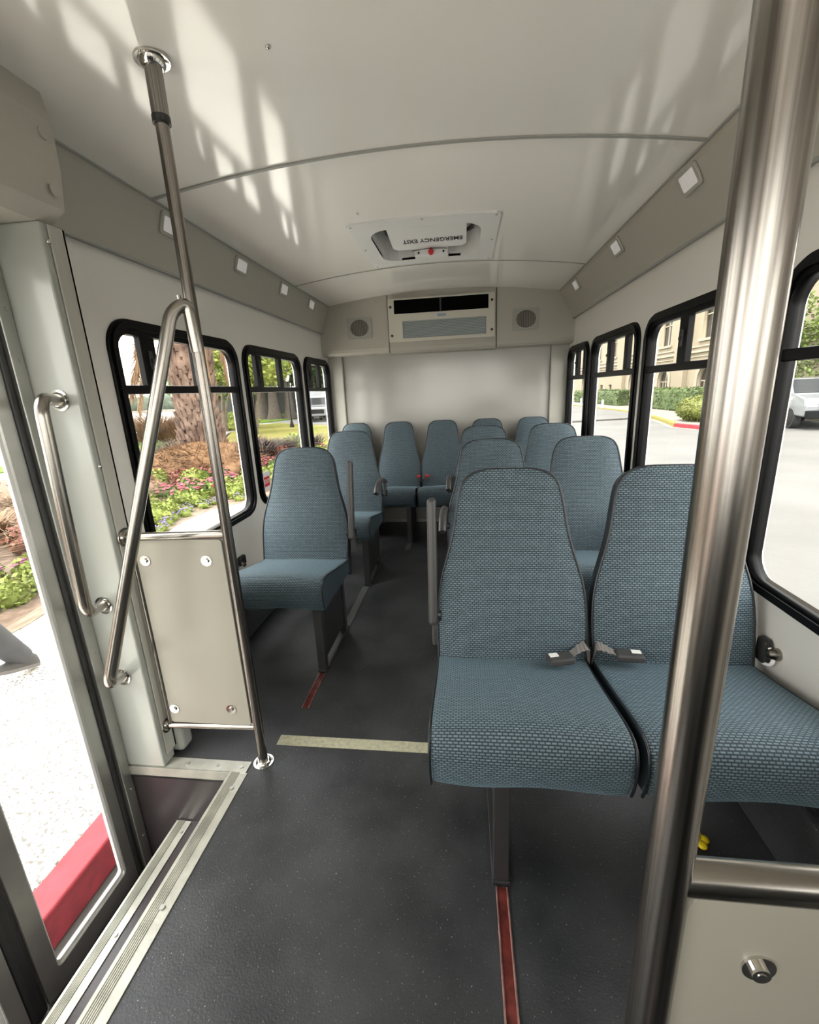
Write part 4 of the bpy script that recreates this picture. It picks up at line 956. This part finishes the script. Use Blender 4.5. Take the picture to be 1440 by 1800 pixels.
# big dry grass bushes beyond the path
for i, (x, y, R, h, lab) in enumerate(((-13.4, 18.2, 2.1, 1.9, 'large rusty dry grass bush left of the palm trunk by the bay'), (-11.9, 17.6, 1.5, 1.6, 'smaller rusty dry grass bush just left of the palm trunk'), (-16.0, 18.4, 1.9, 1.7, 'large rusty dry grass bush far left near the sea wall'))):
    r = thing('ornamental_grass', lab, 'grass bush', (x, y, GZ)); b = NB(); blades(b, (0, 0, 0), R*1.1, h*1.15, 1500, .018, .42); part('dry_blades', b, M_straw, r, recalc=False)
    b = NB(); blob(b, (0, 0, .2), (R*.85, R*.85, .38), 3, .2); leaves(b, (0, 0, .2), (R, R, .5), 700, .12, .7); part('green_base', b, M_leafg, r, recalc=False)
# far shore
b = NB(); random.seed(3)
for k in range(60):
    t = k/59; blob(b, (-128+60*t+random.uniform(-2, 2), 96+34*t+random.uniform(-2, 2), .8), (3.2, 3, random.uniform(1.3, 3.2)), 2, .3)
o = mk('far_shore_trees', b, leaf_mat('far_green', (0.05, 0.065, 0.045), (0.08, 0.095, 0.065)), recalc=False); tag(o, 'low line of distant trees across the bay', 'trees', kind='stuff')
b = NB(); box(b, -140, -60, 100, 101, -.9, -.3); bmesh.ops.rotate(b, verts=b.verts, cent=(-100, 100, 0), matrix=Matrix.Rotation(radians(28), 3, 'Z')); o = mk('far_shore_wall', b, M_conc); tag(o, 'pale shore line under the distant trees', 'shore', kind='structure')
# ------------------------------------------------------------------ trees on the left
random.seed(21)
tree('broadleaf_tree', 'bright green tree just right of the palm trunk', (-12.6, 25.5, GZ), 3.6, [(0, 0, .3, 0, .13), (.2, .1, -.4, .2, .10)], [(0, 0, 4.6, 2.0, 2, 1.9), (1.1, .2, 3.9, 1.5, 1.4, 1.3), (-1.2, .3, 4.4, 1.5, 1.4, 1.4)], M_leafl, 5200, .28)
tree('crape_myrtle', 'pale multi-stemmed tree in the middle left window', (-15.2, 31, GZ), 3.4, [(0, 0, -.9, 0, .12), (.15, 0, .2, .1, .12), (.25, .1, 1.0, .2, .11), (-.15, 0, -.3, .3, .10), (.1, -.1, .6, -.3, .10)], [(0, 0, 5.0, 2.6, 2.2, 2.0), (1.7, 0, 4.6, 1.8, 1.6, 1.5), (-1.7, .2, 4.7, 1.8, 1.6, 1.6)], M_leafl, 5200, .30, mb=mat('pale_bark', (0.13, 0.1, 0.07), .85, var=.2, vscale=5))
tree('crape_myrtle', 'pale multi-stemmed tree seen right of the palm trunk in the first left window', (-16.4, 29, GZ), 3.2, [(0, 0, -.7, 0, .11), (.15, 0, .3, .1, .11), (.2, .1, .9, .2, .10)], [(0, 0, 4.6, 2.2, 2, 1.7), (-1.5, .2, 4.4, 1.6, 1.5, 1.5)], M_leafg, 4200, .28, mb=MATS['pale_bark'])
for i, (x, y, s, lab) in enumerate(((-20.2, 44, 1.15, 'broad grey cypress trunk, leftmost of the three beyond the lawn'), (-18.6, 43, 1.0, 'broad grey cypress trunk between the other two beyond the lawn'), (-17.2, 43.5, .85, 'broad grey cypress trunk, rightmost of the three beyond the lawn'))):
    r = thing('cypress_tree', lab, 'tree', (x, y, GZ)); b = NB()
    tube(b, [(0, 0, z) for z in (0, .4, 1, 2, 3.4, 5.5)], [.80*s, .66*s, .52*s, .42*s, .34*s, .28*s], 14); part('trunk', b, M_bark, r)
    b = NB(); blob(b, (0, 0, 6.4), (2.4, 2.2, 2.0), 2, .3); leaves(b, (0, 0, 6.2), (3.2, 3, 2.6), 1700, .42, .55); part('crown', b, M_leafg, r, recalc=False)
tr_l = ['dense green tree at the left of the far garden', 'dense green tree behind the bright green one', 'dense green tree behind the palm trunk', 'dense green tree above the cypress trunks', 'dense green tree left of the lamp post', 'dense green tree behind the lamp post', 'dark green tree by the parked white truck', 'dark green tree behind the parked white truck', 'tall dark green tree over the street']
for i, (x, y, s) in enumerate(((-27.5, 57, 1.1), (-24.5, 47, 1.1), (-22.5, 38, .8), (-21, 53, 1.4), (-18.5, 50, 1.2), (-16.5, 55, 1.4), (-13.8, 47, .95), (-14.5, 62, 1.5), (-19.5, 62, 1.7))):
    tree('broadleaf_tree', tr_l[i], (x, y, GZ), 3.4*s, [(0, 0, .3, .1, .26*s)], [(0, 0, 5.0*s, 3.0*s, 2.8*s, 2.6*s), (1.8*s, -.5, 4.2*s, 2.0*s, 2*s, 1.7*s), (-1.8*s, -.3, 4.4*s, 2.1*s, 2*s, 1.8*s)], M_leafg if i < 6 else M_leafd, 3000, .50)
b = NB(); box(b, -34, -13.5, 57, 57.4, GZ-.1, 2.4, .02); bmesh.ops.rotate(b, verts=b.verts, cent=(-20, 57, 0), matrix=Matrix.Rotation(radians(-8), 3, 'Z')); o = mk('garden_fence', b, mat('fence_dark', (0.012, 0.016, 0.013), .8)); tag(o, 'dark garden fence behind the cypress trunks', 'fence')
for i, (x, y, lab) in enumerate(((-17.3, 33.5, 'low bright green shrub left under the pale multi-stemmed tree'), (-18.8, 35.5, 'low bright green shrub beneath the leftmost cypress trunk'), (-16.5, 30.2, 'low bright green shrub at the bend of the garden path'))):
    r = thing('shrub', lab, 'shrub', (x, y, GZ)); b = NB(); blob(b, (0, 0, .35), (1.2, 1.0, .5), 3, .2); leaves(b, (0, 0, .4), (1.5, 1.2, .7), 1300, .16, .7); part('foliage', b, M_leafl, r, recalc=False)
# lamp post
lp = thing('lamp_post', 'dark lamp post with white lantern beyond the lawn', 'lamp post', (-11.9, 30.2, GZ)); b = NB()
tube(b, [(0, 0, 0), (0, 0, .12), (0, 0, .35), (0, 0, .5), (0, 0, 3.1)], [.16, .16, .10, .06, .045], 12); part('post', b, M_black, lp)
b = NB(); tube(b, [(0, 0, 3.1), (0, 0, 3.2), (0, 0, 3.5)], [.07, .14, .19], 12); part('lantern', b, M_white, lp)
b = NB(); tube(b, [(0, 0, 3.5), (0, 0, 3.55), (0, 0, 3.72), (0, 0, 3.8)], [.26, .24, .08, .02], 12); part('lantern_cap', b, M_black, lp)
# ------------------------------------------------------------------ vehicles
def pickup(name, lab, cat, loc, rz, m=M_carw, s=1.0, dark=False):
    """bonneted pickup truck facing local -y"""
    r = thing(name, lab, cat, loc, rz)
    def pr_box(bm, prof, w, taper=.0):
        A = [bm.verts.new((-w, p[0], p[1])) for p in prof]; B = [bm.verts.new((w, p[0], p[1])) for p in prof]
        for i in range(len(prof)): bm.faces.new((A[i], A[(i+1) % len(prof)], B[(i+1) % len(prof)], B[i]))
        bm.faces.new(A); bm.faces.new(B[::-1])
        for v in bm.verts:
            if v.co.z > 1.25: v.co.x *= 1-taper*(v.co.z-1.25)
        bmesh.ops.bevel(bm, geom=[e for e in bm.edges], offset=.045, segments=2, affect='EDGES')
    b = NB(); pr_box(b, [(-2.9, .55), (-2.95, 1.0), (-2.85, 1.28), (-1.6, 1.42), (-.85, 2.05), (.65, 2.10), (.95, 1.42), (2.9, 1.36), (2.95, .6)], 1.08, .22); part('body', b, m, r)
    for sx in (-1, 1):
        b = NB(); A = [(-1.38, 1.45), (-.80, 1.97), (.55, 2.0), (.74, 1.45)]
        b.faces.new([b.verts.new((sx*(1.085-.22*(p[1]-1.25)+.012), p[0], p[1])) for p in A]); part('side_window', b, M_cargl, r, recalc=False)
    b = NB(); b.faces.new([b.verts.new(p) for p in ((-.93, -1.60, 1.46), (.93, -1.60, 1.46), (.82, -.93, 2.03), (-.82, -.93, 2.03))]); part('windscreen', b, M_cargl, r, recalc=False)
    b = NB(); box(b, -.62, .62, -2.975, -2.93, .82, 1.18, .02); part('radiator_grille', b, M_chr, r)
    for sx in (-1, 1):
        b = NB(); box(b, sx*.84-.17, sx*.84+.17, -2.97, -2.90, .93, 1.2, .03); part('headlight', b, M_lens, r)
        b = NB(); box(b, sx*1.18-.10, sx*1.18+.10, -1.30, -1.16, 1.38, 1.6, .03); part('wing_mirror', b, M_black, r)
        for yy in (-1.85, 1.9):
            b = NB(); tube(b, [(sx*.82, yy, .42), (sx*1.10, yy, .42)], .42, 24); tube(b, [(sx*1.1, yy, .42), (sx*1.115, yy, .42)], .24, 16); part('wheel', b, M_tyre, r)
    b = NB(); box(b, -1.05, 1.05, -3.10, -2.93, .48, .80, .04); part('front_bumper', b, M_black, r)
    return r
pickup('pickup_truck', 'white pickup truck half cut off at the right picture edge', 'pickup truck', (15.3, 22.9, RZ), radians(-10))
pickup('pickup_truck', 'small dark parked car before the far white truck', 'car', (-14.1, 41.5, RZ+.1), radians(12), m=mat('dark_car_paint', (.06, .065, .07), .2, coat=.5)).scale = (.85, .85, .8)
tk = thing('box_truck', 'white box truck parked on the street beyond the lawn', 'truck', (-12.55, 38.2, RZ+.1), radians(14))
b = NB(); box(b, -1.1, 1.1, .4, 4.6, .6, 2.55, .05); part('cargo_box', b, M_carw, tk)
b = NB(); box(b, -1.0, 1.0, -1.5, .38, .5, 1.25, .12, 3); box(b, -.98, .98, -.75, .38, 1.2, 2.15, .16, 3); part('cab', b, M_carw, tk)
b = NB(); b.faces.new([b.verts.new(p) for p in ((-.8, -.765, 1.42), (.8, -.765, 1.42), (.74, -.755, 2.0), (-.74, -.755, 2.0))]); part('windscreen', b, M_cargl, tk, recalc=False)
b = NB(); box(b, -.6, .6, -1.53, -1.49, .7, 1.05, .01); part('radiator_grille', b, M_black, tk)
for sx in (-1, 1):
    for yy in (-.9, 3.4): b = NB(); tube(b, [(sx*.75, yy, .42), (sx*1.02, yy, .42)], .42, 20); part('wheel', b, M_tyre, tk)
# ------------------------------------------------------------------ right side: curb island, hedges, bushes
def strip(name, pts, w, z0, z1, m, lab, cat, side=1):
    L = []; 
    for i, p in enumerate(pts):
        a = Vector(pts[max(0, i-1)]); c = Vector(pts[min(len(pts)-1, i+1)]); d = (c-a).normalized(); L.append((Vector(p), Vector((d.y, -d.x))*side))
    b = NB(); prev = None
    for p, n_ in L:
        q = p+n_*w; cur = [b.verts.new((p.x, p.y, z0)), b.verts.new((p.x, p.y, z1-.015)), b.verts.new((p.x+n_.x*.015, p.y+n_.y*.015, z1)), b.verts.new((q.x, q.y, z1)), b.verts.new((q.x, q.y, z0))]
        if prev:
            for k in range(4): b.faces.new((prev[k], prev[k+1], cur[k+1], cur[k]))
        else: b.faces.new(cur)
        prev = cur
    b.faces.new(prev); o = mk(name, b, m); tag(o, lab, cat, kind='structure'); return o
CRV = [(14.3, 30), (14.1, 23.4), (13.6, 21.6), (12.7, 20.8), (11.6, 20.8), (10.6, 21.8), (10.2, 23.4), (10.7, 25.5), (11.2, 28), (11.6, 31), (11.9, 36), (11.7, 42), (11.3, 50), (10.9, 62), (10.6, 80)]
strip('curb', CRV[:7], .2, RZ+.001, RZ+.19, M_curbr, 'red painted curb of the planted island on the right', 'curb')
strip('curb', CRV[6:], .2, RZ+.001, RZ+.19, M_curby, 'yellow painted curb running along the building', 'curb')
slab('gutter', [(p[0]-(.28 if i > 4 else -.25 if i < 3 else 0), p[1]-(.25 if i in (2, 3, 4) else 0)) for i, p in enumerate(CRV)]+[(20, 80), (20, 30)], RZ+.012, M_conc, 'pale concrete gutter and verge beside the curb', 'gutter', .011)
slab('island_ground', [(14.1, 30), (13.9, 23.5), (13.45, 21.75), (12.65, 21.0), (11.7, 21.0), (10.78, 21.95), (10.42, 23.4), (10.9, 25.5), (11.42, 28), (11.82, 31), (12.1, 36), (11.92, 42), (11.5, 50), (11.1, 62), (10.8, 80), (19, 80), (19, 30)], RZ+.17, M_conc, 'pale pavement before the cream building', 'pavement', .1)
def hedge(lab, x0, x1, y0, y1, h, m=M_hedge, rz=0, n=2600, ls=.13, rnd=.12):
    cx, cy = (x0+x1)/2, (y0+y1)/2; r = thing('clipped_hedge', lab, 'hedge', (cx, cy, RZ+.17), rz); hx, hy = (x1-x0)/2, (y1-y0)/2
    b = NB(); box(b, -hx+.05, hx-.05, -hy+.05, hy-.05, 0, h-.05, rnd, 3)
    for _ in range(n):
        f = random.choice('txxyy'); u, v = random.uniform(-1, 1), random.random()
        p = {'t': (hx*u, hy*(2*v-1), h), 'x': (hx*random.choice((-1, 1)), hy*u, h*v), 'y': (hx*u, hy*random.choice((-1, 1)), h*v)}[f]
        q = Vector(p); q.x = max(-hx, min(hx, q.x)); leaves(b, q*.985, (.03, .03, .03), 1, ls)
    part('clipped_foliage', b, m, r, recalc=False); return r
random.seed(5)
hedge('long clipped green hedge along the foot of the cream building', 14.3, 15.4, 30, 41, 1.45, n=3600, ls=.2)
hedge('clipped green hedge block further along the building', 13.7, 14.8, 43, 50, 1.35, n=1800, ls=.22)
hedge('small clipped hedge block far along the building', 13.2, 14.2, 53, 57, 1.25, n=900, ls=.25)
hedge('clipped hedge far off at the rear corner of the building', 12.9, 13.9, 66, 70, 1.3, n=500, ls=.3)
hedge('boxy clipped bush before the white pickup truck', 11.4, 13.5, 21.5, 23.1, 1.25, m=M_bushy, rz=radians(-12), n=3200, ls=.15, rnd=.3)
r = thing('round_bush', 'rounded yellow-green bush on the curb island', 'bush', (12.1, 24.6, RZ+.17)); b = NB(); blob(b, (0, 0, .58), (1.15, 1.15, .60), 4, .05); leaves(b, (0, 0, .58), (1.24, 1.24, .68), 3600, .13, .9); part('foliage', b, M_bushy, r, recalc=False)
tree('street_tree', 'loose-leaved tree on the curb island behind the front pole', (14.9, 24.9, RZ+.17), 3.2, [(0, 0, .2, .1, .12), (.1, 0, -1.6, -.2, .05)], [(.4, 0, 4.4, 1.6, 1.6, 1.5), (-2.1, -.3, 2.4, .7, .6, .45), (1.2, .2, 3.2, 1.4, 1.3, 1.2), (1.0, -1.0, 2.6, 1.0, .9, .8)], M_leafg, 2300, .22, core=False)
for i, (x, y) in enumerate(((11.75, 40.5), (11.6, 47), (11.3, 53.5))):
    b = NB(); tube(b, [(0, 0, 0), (0, 0, .6), (0, 0, .72)], [.09, .085, .04], 12); o = mk('bollard', b, M_white); o.location = (x, y, RZ+.17); tag(o, ('white bollard nearest along the yellow curb', 'white bollard in the middle of the three on the yellow curb', 'white bollard farthest along the yellow curb')[i], 'bollard')
# ------------------------------------------------------------------ cream building
BX = 17.0
bd = thing('hotel_building', 'long cream stucco building with arched ground floor windows on the right', 'building', (BX, 48, RZ))
GW = [(41.9, 2.1), (49.0, 2.1), (68, 2.0), (35.0, 2.1)]   # arched windows: centre y, width
SQ = [(56.2, 1.1), (59.6, 1.1)]
UW = [35.2, 42.1, 48.7, 55.6, 61.3, 68]
def arch(c, w, z0, z1):
    r_ = w/2; return [(c-r_, z0), (c+r_, z0)]+[(c+r_*cos(a*pi/12), z1-r_+r_*sin(a*pi/12)) for a in range(13)]
loops = [[(19.5, RZ), (90, RZ), (90, 10.5), (19.5, 10.5)]]+[arch(c, w, -.2, 2.35) for c, w in GW]+[[(c-w/2, -.3), (c+w/2, -.3), (c+w/2, 1.2), (c-w/2, 1.2)] for c, w in SQ]+[[(c-.95, 4.2), (c+.95, 4.2), (c+.95, 6.6), (c-.95, 6.6)] for c in UW]
b = plate(loops, .4, lambda u, v, t: (BX+t, u, v)); mk('facade', b, M_stucco, bd)
b = NB(); box(b, BX, 30, 19.1, 19.5, RZ, 10.5); box(b, BX+.2, 30, 89.6, 90, RZ, 10.5); box(b, BX-.2, 30, 19.1, 90, 10.5, 10.9); mk('side_and_roof', b, M_stucco, bd)
for z, hh, o_ in ((3.25, .16, .16), (3.62, .10, .10), (2.95, .08, .08), (9.6, .3, .3)):
    b = NB(); box(b, BX-o_, BX-.001, 19.5, 90, z, z+hh, .02); mk('cornice_band', b, M_trimw, bd)
def pane(name, loop, parent, mull):
    b = plate([loop], .03, lambda u, v, t: (BX+.28+t, u, v)); w_ = mk(name, b, M_win, parent)
    b = NB()
    for (y0, y1, z0, z1) in mull: box(b, BX+.22, BX+.279, y0, y1, z0, z1)
    mk('glazing_bars', b, M_trimw, w_); return w_
for c, w in GW:
    pane('arched_window', arch(c, w, -.2, 2.35), bd, [(c-.05, c+.05, -.2, 2.3), (c-w/2, c+w/2, 1.25, 1.33), (c-.55, c-.50, -.2, 1.3), (c+.50, c+.55, -.2, 1.3)])
    b = plate([arch(c, w+.7, -.3, 2.7), arch(c, w, -.21, 2.35)], .08, lambda u, v, t: (BX-.08+t, u, v)); mk('window_surround', b, M_trimw, bd)
for c, w in SQ: pane('small_window', [(c-w/2, -.3), (c+w/2, -.3), (c+w/2, 1.2), (c-w/2, 1.2)], bd, [(c-.04, c+.04, -.3, 1.2)])
for c in UW:
    pane('upper_window', [(c-.95, 4.2), (c+.95, 4.2), (c+.95, 6.6), (c-.95, 6.6)], bd, [(c-.05, c+.05, 4.2, 6.6), (c-.95, c+.95, 5.75, 5.84)])
    b = NB(); box(b, BX-.14, BX-.001, c-1.25, c+1.25, 4.0, 4.18, .02); mk('window_sill', b, M_trimw, bd)
for y in (38.6, 52.2, 64.5):
    b = NB(); box(b, BX-.35, BX-.001, y-.9, y+.9, RZ, 9.6, .02); mk('pilaster', b, M_stucco, bd)
# ------------------------------------------------------------------ person walking past the door
def person():
    r = thing('person', 'person in dark trousers and sneakers striding past on the pavement outside the door', 'person', (-3.66, 2.36, GZ))
    # skeleton in local units: walking towards -y; rear (left in picture) foot pushes off
    J = [((0, .02, 1.10), .16), ((0, -.02, 1.32), .155), ((0, -.05, 1.55), .165), ((0, -.07, 1.72), .12), ((0, -.08, 1.82), .065), ((0, -.09, 1.90), .07), ((0, -.10, 2.02), .115), ((0, -.10, 2.10), .10),
         ((.11, .04, 1.06), .125), ((.115, .12, .58), .085), ((.105, .36, .17), .058), ((.105, .40, .10), .055),
         ((-.11, 0, 1.06), .125), ((-.11, -.20, .60), .085), ((-.11, -.42, .16), .058), ((-.11, -.44, .09), .055),
         ((.20, -.06, 1.66), .085), ((.26, .16, 1.38), .058), ((.27, .22, 1.16), .045), ((.27, .235, 1.09), .036),
         ((-.20, -.06, 1.66), .085), ((-.26, -.16, 1.38), .058), ((-.24, -.36, 1.22), .045), ((-.235, -.43, 1.20), .036)]
    E = [(0, 1), (1, 2), (2, 3), (3, 4), (4, 5), (5, 6), (6, 7), (0, 8), (8, 9), (9, 10), (10, 11), (0, 12), (12, 13), (13, 14), (14, 15), (3, 16), (16, 17), (17, 18), (18, 19), (3, 20), (20, 21), (21, 22), (22, 23)]
    def skin(name, idx, edges, m, grow=0):
        mp = {j: i for i, j in enumerate(idx)}
        me = bpy.data.meshes.new(name); me.from_pydata([J[i][0] for i in idx], [(mp[a], mp[c]) for a, c in edges], [])
        o = bpy.data.objects.new(name, me); COL.objects.link(o)
        md = o.modifiers.new('skin', 'SKIN'); md.use_smooth_shade = True
        for k, i in enumerate(idx): me.skin_vertices[0].data[k].radius = (J[i][1]+grow, J[i][1]+grow)
        me.skin_vertices[0].data[0].use_root = True
        s = o.modifiers.new('sub', 'SUBSURF'); s.levels = 2; s.render_levels = 2
        me2 = bpy.data.meshes.new_from_object(o.evaluated_get(bpy.context.evaluated_depsgraph_get())); bpy.data.objects.remove(o)
        me2.materials.clear(); me2.materials.append(m)
        o2 = bpy.data.objects.new(name, me2); COL.objects.link(o2); o2.parent = r; return o2
    Mk = mat('skin', (0.13, 0.075, 0.055), .5); Mt = mat('grey_trousers', (0.035, 0.035, 0.04), .8, var=.15, vscale=9); Mj = mat('dark_jacket', (0.015, 0.015, 0.018), .7)
    skin('body', list(range(24)), E, Mk)
    skin('trousers', [0, 8, 9, 10, 11, 12, 13, 14, 15], [(0, 8), (8, 9), (9, 10), (10, 11), (0, 12), (12, 13), (13, 14), (14, 15)], Mt, .028)
    skin('jacket', [0, 1, 2, 3, 16, 17, 18, 20, 21, 22], [(0, 1), (1, 2), (2, 3), (3, 16), (16, 17), (17, 18), (3, 20), (20, 21), (21, 22)], Mj, .018)
    Ms = mat('grey_sneaker', (0.035, 0.032, 0.03), .7)
    Mso = mat('sneaker_sole', (0.11, 0.1, 0.095), .7)
    for (x, y, z, pit) in ((.105, .42, .105, -20), (-.11, -.42, .06, 14)):
        R_ = Matrix.Rotation(radians(pit), 3, 'X')
        def T(p): return R_ @ Vector(p)+Vector((x, y, z))
        b = NB(); secs = [(.075, .034, .04), (.05, .05, .075), (0, .055, .10), (-.06, .056, .085), (-.13, .060, .062), (-.20, .055, .045), (-.245, .035, .03)]; prev = None
        for (yy, hw_, hh_) in secs:
            cur = [b.verts.new(T((hw_*cos(a), yy, -.045+max(0, sin(a))*hh_))) for a in [pi*k/10 for k in range(11)]]
            if prev:
                for k in range(10): f = b.faces.new((prev[k], prev[k+1], cur[k+1], cur[k])); f.smooth = True
            prev = cur
            if yy in (.075, -.245): b.faces.new(cur)
        sh = part('sneaker', b, Ms, r)
        b = NB(); lo_ = [(s*w_, y_) for s, sq_ in ((1, secs), (-1, secs[::-1])) for (y_, w_, _) in sq_]
        A = [b.verts.new(T((p[0]*1.08, p[1]*1.03, -.07))) for p in lo_]; B = [b.verts.new(T((p[0]*1.08, p[1]*1.03, -.043))) for p in lo_]
        for k in range(len(A)): b.faces.new((A[k], A[(k+1) % len(A)], B[(k+1) % len(A)], B[k]))
        b.faces.new(A); b.faces.new(B); part('sole', b, Mso, sh)
        b = NB()
        for k in range(4): tube(b, [T((-.025, -.03-.025*k, .045-.012*k)), T((.0, -.035-.025*k, .055-.012*k)), T((.025, -.03-.025*k, .045-.012*k))], .004, 6)
        part('laces', b, Mso, sh)
    # hands with five fingers
    for sx, (hx, hy, hz), dr in ((1, (.27, .245, 1.05), Vector((0, .12, -1))), (-1, (-.235, -.46, 1.19), Vector((0, -1, -.25)))):
        dr = dr.normalized(); w_ = Vector((0, 1, 0)).cross(dr); w_ = Vector((1, 0, 0)).cross(dr).normalized()
        b = NB(); c = Vector((hx, hy, hz)); tube(b, [c-dr*.05, c, c+dr*.05], [.026, .036, .034], 12)
        for k, ln3 in enumerate((.075, .085, .08, .062)):
            o_ = w_*(-.027+.018*k); tube(b, [c+dr*.04+o_, c+dr*(.04+ln3*.5)+o_+Vector((-.01*sx, 0, 0)), c+dr*(.04+ln3)+o_+Vector((-.03*sx, 0, 0))], [.0105, .010, .008], 8)
        tube(b, [c-w_*.02, c-w_*.05+dr*.03, c-w_*.05+dr*.065], [.013, .012, .009], 8); part('hand', b, Mk, r)
    # face and hair
    b = NB(); ell(b, (0, -.10, 2.075), (.092, .112, .125), 20, 14); tube(b, [(0, -.20, 2.09), (0, -.235, 2.055), (0, -.205, 2.045)], [.010, .018, .014], 10)
    for s in (-1, 1): ell(b, (s*.092, -.09, 2.07), (.012, .022, .035), 10, 8)
    part('head', b, Mk, r)
    for s in (-1, 1): b = NB(); ell(b, (s*.034, -.198, 2.10), (.013, .009, .008), 10, 8); part('eye', b, M_white, r)
    b = NB(); tube(b, [(-.025, -.203, 2.012), (0, -.209, 2.010), (.025, -.203, 2.012)], .006, 8); part('mouth', b, mat('lips', (.4, .16, .14), .5), r)
    b = NB(); ell(b, (0, -.08, 2.115), (.100, .112, .115), 20, 14); 
    for v in list(b.verts):
        if v.co.y < -.135 and v.co.z < 2.155: v.co.y = -.12
    part('hair', b, mat('dark_hair', (.03, .02, .015), .7), r)
    return r
person()
#ENDOUT
# ------------------------------------------------------------------ camera pose and final scale
Wm = Matrix(((W[0][0], W[0][1], W[0][2]), (W[1][0], W[1][1], W[1][2]), (W[2][0], W[2][1], W[2][2])))
cr_ = Wm @ Vector((1, 0, 0)); cu_ = -(Wm @ Vector((0, 1, 0))); cb_ = -(Wm @ Vector((0, 0, 1)))
M4 = Matrix(((cr_.x, cu_.x, cb_.x, 0), (cr_.y, cu_.y, cb_.y, 0), (cr_.z, cu_.z, cb_.z, 1.45*S), (0, 0, 0, 1)))
cam.matrix_world = M4
for o in ROOTS:
    o.location = Vector(o.location)*S; o.scale = Vector(o.scale)*S
